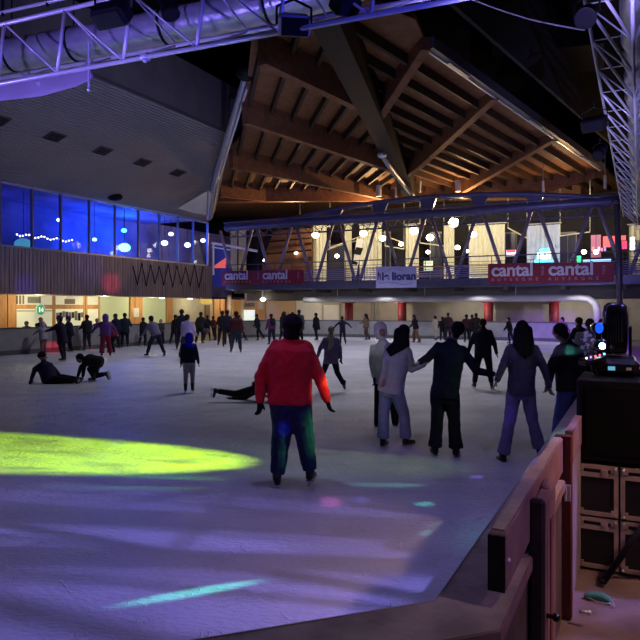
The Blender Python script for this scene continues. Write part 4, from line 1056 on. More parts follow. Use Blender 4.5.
for i in range(len(pts)-1):
    for k in range(10): fine.append(pts[i].lerp(pts[i+1], k/10))
fine.append(pts[-1]); m.path(fine, [.26+(.008 if i % 3 == 0 else 0) for i in range(len(fine))], 20); m.build('pipe', DUCT, t, True)
for i in (12, 22, 34, 45):
    m = MB(); d = (fine[i+1]-fine[i]).normalized(); m.tube(fine[i]-d*.02, fine[i]+d*.02, .28, n=20); m.tube(fine[i]+UP*.2, fine[i]+UP*1.8, .012); m.build('hanger_band', BLACK, t, True)
t = thing('purple_drape', 'violet cloth hanging below the left part of the truss', 'drape', TP(.1, -.25))
m = MB(); rings = []
for i in range(13):
    s = -.25+.5*i/12; hgt = .22 if i < 8 else .22-.012*(i-7); w = .02*math.sin(i*1.9)
    lowz = -.24-.03*math.sin(i*.7)
    if i > 9: lowz = -.24+.03*(i-9)
    rings.append([TP(s, -.0, .02+w), TP(s, lowz*.6, .10+w*2), TP(s, lowz, .02+w), TP(s, lowz-.006, .0+w), TP(s, lowz*.6, .085+w*2), TP(s, -.0, .01+w)])
m.loft(rings); m.build('cloth', mat('violet_cloth', (.38, .34, .42), .7, bump=.3, bscale=6), t, True)
m = MB(); m.tube(TP(.248, .3), TP(.248, -.26), .012); m.sph(TP(.248, -.26), .022); m.build('rod', ALU, t)
def fixture(lab, px, py, Yd, sx, sy, sz, kind, tilt):
    c = at(px, py, Yd); t = thing('stage_light', lab, 'stage light', c, 'stage lights on the trusses')
    f = V(tilt).normalized(); s = f.cross(UP).normalized(); u_ = s.cross(f)
    m = MB()
    if kind in ('box', 'blue'): m.bbox(c, f*sy, s*sx, u_*sz, .03)
    else: m.tube(c-f*sy/2, c+f*sy/2, sx*.38, sx*.5, 16)
    m.build('housing', mat('black_fixture', (.006, .006, .009), .5, spec=.2) if kind != 'blue' else mat('grey_fixture', (.35, .35, .4), .4), t)
    m = MB(); e = c+f*sy/2
    if kind in ('box', 'blue'): m.bbox(e+f*.01, f*.03, s*sx*.86, u_*sz*.86, .01)
    else: m.tube(e, e+f*.012, sx*.42, n=16)
    m.build('lens', mat('lens_grey', (.012, .012, .016), .3, spec=.2), t)
    m = MB()
    for sg in (1, -1): m.path([c+s*sg*sx*.55, c+s*sg*sx*.55+UP*sz*.9, c+UP*sz*1.3], .014, 6)
    m.tube(c+UP*sz*1.3, c+UP*(sz*1.3+.12), .02); m.build('yoke', BLACK, t)
fixture('black flood light clamped over the left part of the truss', 112, 14, 7.0, .42, .22, .22, 'box', (-.2, -.5, -.8))
fixture('small black spotlight on the truss right of the flood light', 168, 6, 6.9, .20, .26, .2, 'can', (.3, -.3, -.8))
fixture('blue lit moving projector hung on the truss above the roof beams', 294, 25, 6.5, .32, .24, .20, 'blue', (.1, -.8, -.5))
fixture('black spotlight at the right part of the crossing truss', 345, 4, 6.3, .26, .22, .2, 'box', (.3, -.6, -.6))
# truss along the right side
t = thing('lighting_truss', 'lavender lit triangular truss running away overhead along the right barrier', 'truss', W(14, -.1, 5.8))
RZ, TZ2 = 5.8, 6.45
ch = [(-.09, RZ), (-.72, TZ2), (.55, TZ2)]
for v, z in ch:
    m = MB(); m.tube(W(1.5, v, z), W(35, v, z), .027, n=12); m.build('chord', ALU, t, True)
k = 0; uu = 3.0
while uu < 34:
    m = MB()
    for (v, z) in ch[1:]:
        m.tube(W(uu, -.09, RZ), W(uu-1.45, v, z), .024, n=8)
    m.build('brace', ALU, t, True)
    m = MB()
    for (v, z) in ch[1:]:
        m.tube(W(uu, v, z), W(uu, -.09, RZ), .013, n=8)
    m.tube(W(uu, ch[1][0], TZ2), W(uu, ch[2][0], TZ2), .013, n=8)
    m.build('upright', ALU, t, True); uu += 1.45
t = thing('silver_duct', 'crinkled silver duct inside the right hand overhead truss', 'duct', W(12, -.1, 6.4))
fine = [W(3+i*.16, -.02+.03*math.sin(i*.9), 6.42) for i in range(190)]
m = MB(); m.path(fine, [.235+.012*math.sin(i*2.1)+(.008 if i % 2 else 0) for i in range(190)], 20); m.build('pipe', DUCT, t, True)
fixture('round black lamp can at the top of the right hand truss', 587, 15, 9.0, .30, .28, .2, 'can', (-.4, -.6, -.6))
fixture('dark wide lamp hanging left of the right hand truss', 594, 124, 14, .50, .3, .28, 'box', (-.5, -.6, -.5))
fixture('small dark spot lamp low on the right hand truss', 600, 153, 16, .30, .3, .2, 'can', (-.5, -.5, -.6))
t = thing('conduit', 'thin steel conduit above the left end of the lighting truss', 'pipe', at(30, 6, 8.4))
m = MB(); m.tube(at(-40, 22, 8.6), at(110, -12, 8.0), .022, n=8); m.build('pipe', ALU, t, True)
for q in (.3, .6):
    m = MB(); c = at(-40, 22, 8.6).lerp(at(110, -12, 8.0), q); m.tube(c-UP*.05, c+UP*.5, .02); m.build('hanger', BLACK, t)
t = thing('cable', 'thin pale cable sagging across the dark upper roof', 'cable', at(530, 20, 9.5))
pts = [at(468+11.7*i, -2+3.2*i+7*math.sin(PI*i/10)*.6, 9.5-.05*i) for i in range(11)]
m = MB(); m.path(pts, .012, 6); m.build('wire', mat('pale_cable', (.16, .15, .13), .7), t)
t = thing('roof_post', 'dark slender steel post under the gallery right end', 'post', W(36.4, -1, 0))
m = MB(); m.tube(W(36.4, v_at(621, 36.4), 0), W(36.4, v_at(617, 36.4), 7.4), .15, n=14); m.build('post', mat('post_grey', (.10, .09, .12), .4, metal=.3), t, True)
m = MB(); m.tube(W(36.4, v_at(617, 36.4), 7.3), W(36.4, v_at(617, 36.4), 7.45), .26, n=14); m.build('head_plate', NAVYST, t)

# ================================================================ speaker, flight cases, moving head
CU = 5.17
t = thing('speaker_cabinet', 'large black cabinet lying on top of the flight cases', 'speaker', W(CU+.3, .1, .80))
m = MB(); m.bbox(W(CU+.32, .15, 1.112), DU*.60, DV*1.16, (0, 0, .615), .015); m.build('cabinet', BLACK, t)
m = MB(); m.bbox(W(CU+.012, .15, 1.112), DU*.012, DV*1.04, (0, 0, .50), .004); m.build('grille', mat('black_grille', (.003, .003, .005), .8, spec=.1, bump=.5, bscale=300), t)
ALUC = mat('case_edge', (.42, .34, .33), .42, metal=.3, var=.2, scale=12)
LAM = mat('case_laminate', (.006, .006, .009), .5, var=.2, scale=20)
for r in range(2):
    for c_ in range(3):
        v0 = -.43+.302*c_; z0 = .012+.392*(1-r)
        pos = (('top', 'bottom')[r], ('left', 'middle', 'right')[c_])
        t = thing('flight_case', 'black flight case with metal edges, %s row %s of the stack' % pos, 'flight case', W(CU+.25, v0+.145, z0), 'stacked flight cases')
        cz = z0+.19; hh = .378; ww = .288; vc = v0+.145
        m = MB(); m.bbox(W(CU+.27, vc, cz), DU*.50, DV*ww, (0, 0, hh), .006); m.build('body', LAM, t)
        m = MB(); f = CU+.012; e = .030
        for z in (cz-hh/2+e/2, cz+hh/2-e/2): m.cbox(W(f, vc, z), DU*.014, DV*ww, (0, 0, e))
        m.cbox(W(f, vc, cz+hh/2-.075), DU*.014, DV*ww, (0, 0, e*1.1))
        for v in (vc-ww/2+e/2, vc+ww/2-e/2): m.cbox(W(f, v, cz), DU*.014, DV*e, (0, 0, hh))
        m.build('edge_profile', ALUC, t)
        for sv in (-1, 1):
            for sz in (-1, 1):
                m = MB(); p = W(f-.008, vc+sv*(ww/2-.03), cz+sz*(hh/2-.03))
                m.cbox(p, DU*.012, DV*.042, (0, 0, .042)); m.build('corner_plate', ALUC, t); m = MB(); m.sph(p-DU*.012+DV*sv*.012+UP*sz*.012, .010); m.build('ball_corner', ALU, t, True)
        m = MB(); m.bbox(W(f-.008, vc+.05, cz+hh/2-.06), DU*.012, DV*.05, (0, 0, .06), .003); m.tube(W(f-.016, vc+.05, cz+hh/2-.045), W(f-.02, vc+.05, cz+hh/2-.045), .012); m.build('butterfly_latch', ALUC, t)
# moving head on the cabinet
t = thing('moving_head', 'black moving head stage light standing on the speaker cabinet', 'stage light', W(CU+.2, -.2, 1.49), 'stage lights on the trusses')
b = at(615, 376, 5.02); b.z = 1.422
m = MB(); m.bbox(b+UP*.07, DV*.35, DU*.26, (0, 0, .135), .04); m.build('base', BLACKG, t)
m = MB()
for sg in (-1, 1): m.bbox(b+DV*sg*.108+UP*.25, DV*.022, DU*.12, (0, 0, .28), .012)
m.bbox(b+UP*.135, DV*.29, DU*.14, (0, 0, .05), .02); m.build('yoke', BLACKG, t)
m = MB(); m.loft([ering(b+UP*z, DV*w, DU*w*.9, 24, .8) for z, w in ((.175, .075), (.19, .085), (.28, .092), (.48, .092), (.545, .082), (.57, .05))]); m.build('head', BLACKG, t, True)
for k in range(6):
    m = MB(); m.cbox(b-DU*.084+DV*(-.05+.020*k)+UP*.37, DU*.006, DV*.006, (0, 0, .20)); m.build('cooling_fin', mat('fin_grey', (.08, .08, .09), .3), t)
m = MB(); m.cbox(b+DV*.097-DU*.02+UP*.37, DV*.006, DU*.03, (0, 0, .34)); m.build('side_strip', ALU, t)
m = MB(); m.cbox(b-DU*.133+UP*.065-DV*.02, DU*.004, DV*.05, (0, 0, .03)); m.build('display', glow('display_glow', (.2, .6, .9), .5), t)
m = MB(); m.cbox(b-DU*.133+UP*.065+DV*.10, DU*.004, DV*.035, (0, 0, .02)); m.build('badge', mat('badge_pale', (.6, .6, .6), .4), t)
# small bar with rgb leds beside it
t = thing('led_derby', 'small black effect light with coloured leds left of the moving head', 'stage light', at(596, 372, 5.1), 'stage lights on the trusses')
c = at(592, 356, 4.95); 
m = MB(); m.bbox(c-UP*.03, V((.17, .03, .04)), V((-.02, .12, 0)), (0, 0, .05), .012); m.build('housing', BLACKG, t)
m = MB()
m.path([c-UP*.05, c-UP*.10+V((.02, 0, 0)), V((c.x+.04, c.y, 1.425))], .012, 6); m.build('stand', BLACK, t)
for k, col in enumerate(((.8, 1, .9), (.5, .2, 1), (1, .1, .1), (1, .1, .3), (.2, .9, 1))):
    m = MB(); m.sph(c+V((-.07+.034*k, -.065, -.012+.008*k)), .008); m.build('led', glow('led%d' % k, col, 2.2), t, True)
t = thing('beam_lamp', 'bright cyan white lamp lens shining left of the moving head', 'stage light', at(603, 346, 5.1), 'stage lights on the trusses')
c = at(602, 346, 4.9); m = MB(); m.tube(c+V((0, .10, 0)), c, .045, .05, 16); m.tube(c+V((0, .06, -.02)), V((c.x, c.y+.06, 1.425)), .012); m.build('housing', BLACKG, t, True)
m = MB(); m.sph(c-V((0, .005, 0)), .024, .015, .024); m.build('lens', glow('cyan_white_lens', (.55, 1, .95), 20), t, True)
t = thing('beam_lamp', 'blue glowing lamp beside the patterned shirt', 'stage light', at(600, 329, 5.6), 'stage lights on the trusses')
c = at(599, 328, 4.95); m = MB(); m.tube(c+V((.02, .12, 0)), c, .038, .044, 16); m.tube(c+V((0, .06, -.03)), V((c.x+.1, c.y+.1, 1.42)), .012); m.build('housing', BLACKG, t, True)
m = MB(); m.sph(c-V((0, .005, 0)), .032, .012, .042); m.build('lens', glow('blue_lens', (.01, .10, 1), 1.1), t, True)
t = thing('led_bar', 'black control desk with green and violet lights right of the moving head', 'light desk', at(634, 372, 5.0))
c = at(643, 366, 4.95); c.z = 1.447
m = MB(); m.bbox(c+V((.05, .1, 0)), DV*.30, DU*.25, (0, 0, .05), .01); m.build('desk', BLACKG, t)
m = MB(); m.cbox(c+V((.0, -.03, .04)), DV*.18, DU*.02, (0, 0, .014)); m.build('green_strip', glow('green_strip', (.35, 1, .5), 1.2), t)
m = MB(); m.cbox(c+V((.02, -.04, .005)), DV*.1, DU*.02, (0, 0, .012)); m.build('violet_strip', glow('violet_strip', (.35, .1, 1), 1.5), t)
# tripod leg in front of the cases
t = thing('tripod', 'black tripod stand leg slanting over the right flight cases', 'tripod', at(603, 576, 4.45))
a = at(603, 574, 4.5); a.z = .02; b_ = at(648, 519, 4.4)
m = MB(); m.tube(a, b_, .022, n=10); m.build('leg', BLACK, t, True); m = MB(); m.sph(a+UP*.01, .03, .03, .022); m.build('foot', BLACK, t, True)
m = MB(); m.tube(b_, b_+V((.75, .1, .9)), .02, n=10); m.build('pole', BLACK, t, True)
m = MB(); q = b_+V((.35, .2, 0)); q.z = .02; m.tube(b_, q, .02, n=10); m.build('leg', BLACK, t, True)
# face mask lying on the floor
t = thing('face_mask', 'pale green face mask with ear loops lying on the wet floor', 'face mask', atz(600, 600, 0))
o = atz(598, 600, 0); m = MB(); rings = []
out = [(-.075, .045), (-.05, .058), (0, .052), (.05, .035), (.082, .0), (.075, -.035), (.06, -.055), (.03, -.035), (-.02, -.005), (-.06, .01), (-.082, .028)]
n = len(out)
top_ = [o+V((x, y, .022)) for x, y in out]; bot = [o+V((x*1.0, y*1.0, .002)) for x, y in out]; ctr = [o+V((x*.55, y*.55, .045)) for x, y in out]
m.loft([bot, top_, ctr]); m.build('cloth', mat('mint_cloth', (.07, .27, .21), .8, bump=.3, bscale=40), t, True)
m = MB(); m.path([o+V((.08, 0, .015)), o+V((.075, -.06, .006)), o+V((.062, -.11, .004)), o+V((.05, -.10, .004)), o+V((.055, -.05, .01))], .003, 6)
m.build('ear_loop', CAPW, t, True)
m = MB(); m.path([o+V((-.075, .03, .015)), o+V((-.03, -.03, .006)), o+V((.03, -.06, .004)), o+V((.055, -.065, .01))], .003, 6); m.build('ear_loop', CAPW, t, True)
# fairy lights behind the blue windows
for k in range(19):
    x = 17+k*3.05; y = 234.5+k*.37+1.2*math.sin(k*1.3); c = on_v(x, y, -28.5)
    t = thing('fairy_bulb', 'tiny lilac white fairy light bulb in the row behind the blue windows', 'fairy light', c, 'fairy lights behind the blue windows')
    m = MB(); m.sph(c, .05, nu=8, nv=6); m.build('bulb', glow('fairy', (.8, .7, 1), 6), t, True)
    m = MB(); m.tube(c, c+UP*.09, .015, n=6); m.build('socket', BLACK, t)
t = thing('cable', 'string carrying the fairy lights behind the blue windows', 'cable', on_v(45, 236, -28.5))
m = MB(); m.path([on_v(17+k*3.05, 234.5+k*.37+1.2*math.sin(k*1.3), -28.5)+UP*.1 for k in range(19)], .012, 5); m.build('wire', BLACK, t)
for i, (x, y, r, col, s, lab, nm) in enumerate(((124.5, 247.5, .34, (.1, .75, 1), 14, 'dazzling cyan spotlight behind the blue windows', 'cyan_spot'), (124, 230.5, .17, (.1, .6, 1), 6, 'small cyan lamp above the dazzling spotlight', 'cyan_small'),
        (59, 220, .12, (.9, .9, 1), 8, 'small white round lamp behind the second blue window', 'white_small'), (94.5, 239.5, .13, (.4, .6, 1), 8, 'small pale blue lamp behind the fourth blue window', 'pale_blue'),
        (164.5, 243, .22, (.8, .85, 1), 7, 'white pendant lamp behind the end windows, left one', 'white_pend'), (187.5, 245, .22, (.8, .85, 1), 7, 'white pendant lamp behind the end windows, right one', 'white_pend'),
        (171, 234, .18, (.7, .8, 1), 4, 'dim white pendant lamp high behind the end windows', 'white_dim'), (203, 240.5, .18, (1, .95, .8), 6, 'warm pendant lamp behind the last window', 'warm_end'), (23.5, 245, .45, (.1, .45, .5), .8, 'teal glowing dome lamp behind the first blue window', 'teal_dome'))):
    c = on_v(x, y, -28.0); t = thing('hanging_lamp', lab, 'lamp', c, 'lamps behind the blue windows')
    m = MB(); m.sph(c, r, r, r*.75); m.build('bulb', glow(nm, col, s), t, True)
    m = MB(); m.tube(c+UP*r*.6, V((c.x, c.y, 7.9)), .015, n=6); m.build('cord', BLACK, t)
# ================================================================ people
NAVY = (.012, .014, .035); BLK = (.008, .008, .012); DNAV = (.01, .012, .03)
# --- big figure in the red jacket
person('person in a bright red jacket and black beanie, back turned', 291, 487, 317, face=3, H=1.78, headk=1.14, slim=1.16, gaiter=BLK, shw=.86, bulk=1.42, vox=.013, wrinkle=.03,
       pel=(290, 396, 0), nk=(291, 340, 0), hd=(292, 329, 0), top_c=(.55, .028, .045), bot_c=(.022, .035, .11), hair='short', hair_c=(.006, .006, .008), hat_c=BLK, glove=BLK,
       arms=(((320, 378, .0), (327, 400, -.02)), ((259, 380, 0), (260, 401, -.05))), legs=(((304, 432, 0), (310, 472, .05)), ((282, 432, 0), (277, 476, 0))), flare=.0, skin=SKIN)
# --- chain of four holding hands
person('person with long dark hair, pale hoodie and light blue overalls, reaching right', 394, 447, 321, face=40, H=1.63, vox=.014, wrinkle=.022,
       pel=(391, 388, 0), nk=(399, 344, 0), hd=(404, 333, .02), hair='long', hair_c=(.008, .006, .008), top_c=(.40, .37, .46), bot_c=(.22, .27, .42),
       arms=(((412, 369, -.05), (424, 364, -.12)), ((386, 362, -.05), (384, 378, -.1))), legs=(((404, 414, .05), (406, 439, .1)), ((384, 412, 0), (383, 440, 0))), flare=.03, skin=SKIN)
person('person in a light hoodie with hood up, behind the overalls figure', 377, 424, 321, face=190, look=-20, vox=.015, Y=10.6, H=1.68,
       pel=(386, 378, 0), nk=(383, 343, 0), hd=(381, 331, -.03), hood=(.80, .70, .88), top_c=(.78, .74, .80), bot_c=BLK, hair='none', glove=BLK,
       arms=(((372, 362, -.02), (374, 377, -.1)), ((398, 360, .0), (398, 374, 0))), legs=((8, 4, 6), (-4, 5, 6)), face_detail=True)
person('person all in dark clothes with black hair and wide trousers, arms stretched to both sides', 445, 457, 322, face=8, H=1.72, vox=.014, wrinkle=.024, bulk=1.12,
       pel=(445, 392, 0), nk=(451, 343, 0), hd=(457, 331, .0), side=8, hair='short', hair_c=(.006, .005, .008), top_c=(.012, .013, .035), bot_c=(.014, .014, .022),
       arms=(((477, 371, -.02), (493, 374, -.05)), ((429, 357, -.05), (420, 362, -.1))), legs=(((454, 422, 0), (456, 450, 0)), ((437, 422, 0), (435, 448, .05))), flare=.035)
person('person with very long dark hair, mauve grey jacket and lilac trousers, back turned', 521, 461, 315, face=5, H=1.66, vox=.014, wrinkle=.024, bulk=1.08,
       pel=(521, 389, 0), nk=(523, 343, 0), hd=(522, 330, 0), hair='long', hair_c=(.012, .008, .010), top_c=(.10, .085, .13), bot_c=(.20, .17, .30),
       arms=(((544, 368, -.03), (549, 386, -.05)), ((503, 366, -.03), (497, 380, -.05))), legs=(((532, 420, 0), (540, 450, 0)), ((509, 425, 0), (503, 456, 0))), flare=.03)
person('person in black top and blue jeans leaning left with dark hair, beside the speaker cabinet', 565, 457, 316, face=-38, H=1.64, vox=.014, wrinkle=.022, Y=8.45, bulk=1.38,
       pel=(571, 385, 0), nk=(567, 344, .05), hd=(560, 332, .0), hair='short', hair_c=(.012, .008, .008), top_c=(.016, .022, .02), bot_c=(.11, .13, .33), face_detail=True,
       arms=(((583, 366, .0), (577, 383, -.1)), ((552, 366, -.1), (548, 384, -.15))), legs=(((574, 418, 0), (577, 445, .05)), ((560, 418, 0), (557, 448, 0))), flare=.02)
person('tall person in a dark coat, arms out, seen between the dark figure and long hair', 483, 388, 317, face=8, Y=15.4, H=1.68, vox=.02, bulk=1.25, arms=((5, 22, 10), (5, 24, 10)), legs=((4, 9, 4), (2, 9, 4)), coat=.05, top_c=DNAV, bot_c=BLK, hair='short')
person('person in a purple jacket and cream scarf gliding on one leg, facing the camera', 331, 391, 325, face=185, Y=14.8, H=1.46, vox=.017, wrinkle=.01,
       pel=(331, 357, 0), nk=(331, 337, 0), hd=(331, 331, 0), hair='short', hair_c=(.02, .012, .01), top_c=(.20, .15, .30), bot_c=(.012, .012, .03), coat=.06, scarf=(.5, .44, .36), glove=BLK,
       arms=(((320, 349, -.05), (318, 356, -.15)), ((340, 349, 0), (341, 359, -.05))), legs=(((325, 368, .1), (322, 378, .35)), ((337, 372, 0), (344, 385, 0))), face_detail=True)
# --- the one fallen on the ice behind the red jacket
person('person fallen on the ice behind the red jacket, one dark leg stretched left', 275, 400, None, face=86, H=1.6, Y=13.4, vox=.018,
       pel=(258, 387, 0), nk=(282, 385, .1), hd=(292, 380, .1), top_c=(.10, .07, .16), bot_c=(.02, .022, .03), hair='short',
       arms=(((276, 394, .2), (270, 400, .2)), ((292, 394, -.1), (300, 401, -.1))), legs=(((236, 394, -.1), (217, 391, -.1)), ((244, 397, .25), (232, 399, .3))))
# --- left: sitting, kneeling
person('person sitting on the ice leaning back on one hand, legs stretched right', 48, 383, None, face=84, H=1.62, Y=16.6, vox=.019, bulk=1.55, headk=1.1,
       pel=(49, 378, 0), nk=(44, 362.5, .05), hd=(42.5, 357, .05), top_c=(.022, .02, .055), bot_c=BLK, hair='none', hat_c=(.03, .01, .02), glove=BLK,
       arms=(((35, 369, -.1), (31.5, 379, -.15)), ((54, 369, .25), (60, 376, .25))), legs=(((63, 380, -.1), (75, 381, -.1)), ((63, 377.5, .15), (77, 379, .2))))
person('person kneeling and bending over on the ice to help the sitting one', 92, 381, None, face=-88, H=1.62, Y=17.0, vox=.019, bulk=1.35, headk=1.1,
       pel=(98, 362, 0), nk=(85, 359, 0), hd=(80, 358.5, 0), top_c=(.015, .016, .03), bot_c=BLK, hair='short',
       arms=(((81, 367, .15), (78, 376, .15)), ((84, 367, -.15), (83, 376, -.15))), legs=(((90, 369, -.05), (94, 377, -.05)), ((94, 376, .2), (105, 374, .2))))
# --- mid-ground child
person('child in a navy jacket with a blue light spot, pale trousers, back turned', 189, 393, 331, face=-8, Y=14.7, vox=.018, bulk=1.12, arms=((5, 14, 10), (0, 10, 10)), legs=((8, 1, 26), (4, 1, 14)), top_c=(.012, .012, .05), bot_c=(.30, .27, .36), hair='short', hood=(.012, .012, .04), coat=.04)
P = person
# --- leaning on the left barrier or skating in front of it
P('person leaning on the walkway side of the barrier, far left, dark coat', 28, 352, 323, Y=28.6, H=1.45, face=165, lean=30, top_c=BLK, arms=((60, 8, 30), (60, 8, 30)), skates=False, group='people behind the barrier')
P('person with dark hair bending over the barrier beside the pale hooded skater', 40, 352, 319, Y=28.8, H=1.65, face=150, lean=32, top_c=BLK, arms=((60, 8, 30), (60, 8, 30)), skates=False, group='people behind the barrier')
P('small person in a pale grey hooded coat holding on to the barrier', 43.5, 350.5, 317, face=-60, hood=(.42, .36, .42), coat=.06, top_c=(.36, .33, .38), bot_c=(.30, .12, .12), legs=((3, 2, 4), (0, 2, 4)), arms=((50, 6, 20), (45, 6, 20)))
P('person in a long dark coat and purple hat reaching left to the barrier', 64, 361.5, 314, face=-75, coat=.12, top_c=(.02, .015, .045), hat_c=(.12, .04, .14), arms=((60, 4, 20), (55, 4, 20)), bulk=1.1)
P('person in dark clothes close behind the purple hat', 71, 351, 313.5, face=-100, top_c=DNAV, hat_c=(.09, .03, .10), coat=.06)
P('dark dressed person upright at the barrier left of the purple hood', 87.5, 349, 311.5, face=-40, top_c=(.015, .02, .03), arms=((10, 8, 60), (30, 8, 40)), bot_c=(.03, .03, .04))
P('small person behind the barrier left of the purple hood, only head and shoulders', 97, 348, 316, Y=31.5, H=1.45, face=150, top_c=(.05, .05, .06), skates=False, group='people behind the barrier')
P('person in purple hood and burgundy trousers with arms spread', 106, 357, 313, face=-20, hood=(.16, .07, .28), top_c=(.13, .05, .20), bot_c=(.22, .02, .05), arms=((5, 40, 10), (5, 50, 20)), flare=.04)
P('small person in burgundy jacket crouching beside the purple hood', 114, 353, 319, face=-80, lean=38, top_c=(.13, .015, .04), bot_c=BLK, arms=((60, 10, 10), (50, 10, 10)), legs=((30, 5, 45), (10, 5, 35)))
P('big dark dressed person leaning left over a smaller one near the barrier', 119.5, 346, 309.5, face=-70, lean=16, bulk=1.3, top_c=DNAV, coat=.05, arms=((35, 8, 20), (30, 8, 30)))
P('dark dressed person with a pale strap, right of the leaning pair', 125, 345.5, 309.5, face=-20, bulk=1.2, top_c=(.014, .018, .035), coat=.08)
P('person in dark clothes behind the lilac top, beside the barrier', 142, 344.5, 314, face=30, top_c=(.02, .02, .03), arms=((15, 14, 30), (15, 14, 30)))
P('person in a lilac grey top bending forward with legs apart', 156, 357, 312, face=-50, lean=26, side=-6, bulk=1.12, top_c=(.17, .15, .23), bot_c=(.016, .02, .045), arms=((35, 8, 20), (30, 10, 20)), legs=((-12, 12, 8), (26, 10, 14)))
P('small head and shoulders behind the barrier right of the lilac top', 161, 348, 316.5, Y=33.8, H=1.38, face=180, top_c=(.06, .05, .05), skates=False, group='people behind the barrier')
P('dark dressed person left of the tall one near the lilac shirt', 173, 345, 313.5, face=40, top_c=BLK)
P('tallest dark head behind the lilac shirt', 181, 350, 308, face=10, top_c=DNAV, bulk=1.05)
P('person in a light lilac shirt seen from the side', 185, 360, 313, face=15, top_c=(.36, .30, .58), bot_c=(.03, .03, .06), arms=((8, 14, 40), (8, 14, 60)), legs=((2, 4, 4), (-12, 5, 14)))
P('dark coated person right of the lilac shirt', 199, 344, 310.5, face=20, top_c=(.015, .02, .02), bulk=1.2, coat=.05)
P('person in a dark jacket over a short grey skirt', 207, 341.5, 314, face=10, top_c=DNAV, skirt=(.12, .11, .14), bulk=.95)
P('person in a maroon jacket holding both hands left', 215.5, 341, 315, face=-60, top_c=(.09, .015, .03), arms=((25, 8, 40), (25, 8, 50)))
P('dark dressed person, left one of a close pair', 222, 345.5, 309.5, face=-10, top_c=BLK, bulk=1.15, coat=.08)
P('dark dressed taller person, right one of a close pair', 227, 347.5, 308.5, face=-5, top_c=(.012, .012, .03), bulk=1.1, coat=.05)
P('person in a dark maroon jacket skating with knees bent, left of the kicking leg', 236, 353.5, 309.5, face=-15, top_c=(.06, .012, .02), bot_c=(.02, .03, .055), bulk=1.2, arms=((8, 12, 20), (8, 12, 20)), legs=((12, 6, 22), (-10, 12, 12)))
P('dark person lifting one leg behind the maroon jacket', 241, 343, 314, face=80, lean=10, top_c=BLK, legs=((45, 6, 20), (-4, 4, 6)), arms=((20, 8, 20), (-10, 8, 20)))
P('slim dark person striding left with one leg behind', 261, 341, 313, face=-80, lean=10, top_c=DNAV, arms=((28, 6, 10), (-15, 6, 20)), legs=((6, 3, 10), (-26, 3, 14)))
P('person with a dark backpack and reddish purple top', 272, 345, 312.5, face=-25, top_c=(.12, .03, .10), bot_c=(.02, .02, .05), pack=(.012, .012, .025), arms=((8, 12, 20), (8, 12, 20)))
P('dark person with long hair left of the black beanie', 283, 342.5, 310.5, face=20, hair='long', top_c=(.012, .03, .03), coat=.08)
P('dark head just behind the black beanie', 292.5, 341, 311, face=0, top_c=BLK)
P('person in a large dark green coat right of the black beanie', 300, 342.5, 308.5, face=-20, bulk=1.3, lean=10, top_c=(.035, .045, .035), coat=.12)
P('person in a long black coat looking at a phone before the far wall', 317, 337.5, 307.5, face=-60, Y=38.6, H=1.64, coat=.12, top_c=BLK, arms=((20, 6, 95), (5, 6, 10)))
P('child in dark clothes with arms spread wide', 343, 345, 315, face=-10, top_c=DNAV, arms=((6, 62, 0), (6, 50, 20)), bulk=.95)
P('slim person in a tan coat holding an arm out by the far wall', 368, 337.5, 309, face=-70, Y=38.4, H=1.6, coat=.05, top_c=(.18, .13, .07), bot_c=(.10, .07, .045), arms=((50, 5, 20), (5, 5, 10)), hair='long')
P('person in a dark top and brown trousers skating with bent knees', 417, 343, 313, face=-75, lean=14, top_c=BLK, bot_c=(.20, .10, .05), flare=.03, arms=((30, 8, 15), (-25, 20, 10)), legs=((22, 6, 26), (-12, 4, 12)), hair='long')
P('person in a beige coat standing by the far barrier', 436.5, 338, 313, Y=38.5, face=-60, H=1.45, top_c=(.42, .36, .28), bot_c=(.38, .33, .26), coat=.06)
P('small dark figure right of the beige coat', 442.5, 338.5, 313, Y=37.6, H=1.42, face=10, top_c=BLK)
P('dark figure with maroon top above the stretched arm of the dark skater', 448, 341.5, 311.5, face=0, top_c=(.03, .01, .02), bulk=1.25)
P('dark head left of the tall coated person', 467, 342.5, 313, face=0, top_c=(.04, .012, .02), bulk=1.15)
P('dark head behind the tall coated person, leftmost of three in a row', 472, 341, 313.5, face=20, top_c=BLK)
P('dark head behind the tall coated person, rightmost of three in a row', 477, 342.5, 312, face=-10, top_c=(.02, .015, .02))
P('small dark person reaching left, left of the long hair', 512, 344, 316, face=-70, top_c=BLK, arms=((30, 20, 10), (20, 6, 20)), legs=((12, 4, 20), (-14, 4, 10)))
P('person in a grey brown jacket leaning left by the far barrier', 569, 346, 313.5, Y=30, H=1.55, face=-80, lean=24, top_c=(.16, .14, .11), bot_c=BLK)
P('dark haired person in black left of the patterned shirt', 583, 372, 313, Y=17.5, H=1.68, face=-20, bulk=1.0, top_c=BLK)
m_pat = bpy.data.materials.new('floral_fabric'); m_pat.use_nodes = True
_n = m_pat.node_tree; _t = _n.nodes.new('ShaderNodeTexVoronoi'); _t.inputs['Scale'].default_value = 10
_c = _n.nodes.new('ShaderNodeTexCoord'); _r = _n.nodes.new('ShaderNodeValToRGB'); _r.color_ramp.interpolation = 'CONSTANT'
_r.color_ramp.elements[0].color = (.62, .54, .74, 1); _r.color_ramp.elements[1].color = (.05, .04, .08, 1); _r.color_ramp.elements[1].position = .42
_n.links.new(_c.outputs['Object'], _t.inputs['Vector']); _n.links.new(_t.outputs['Distance'], _r.inputs['Fac']); _n.links.new(_r.outputs['Color'], _n.nodes['Principled BSDF'].inputs['Base Color'])
P('person in a pale patterned shirt with dark hair, left of the moving head', 590.5, 400, 311, Y=12.6, H=1.72, face=10, bulk=1.5, vox=.02, topm=m_pat, bot_c=BLK, arms=((10, 12, 20), (10, 12, 20)))
P('dark haired person mostly hidden behind the moving head', 603, 395, 312, Y=14.2, H=1.70, face=0, top_c=BLK)
finish_people()

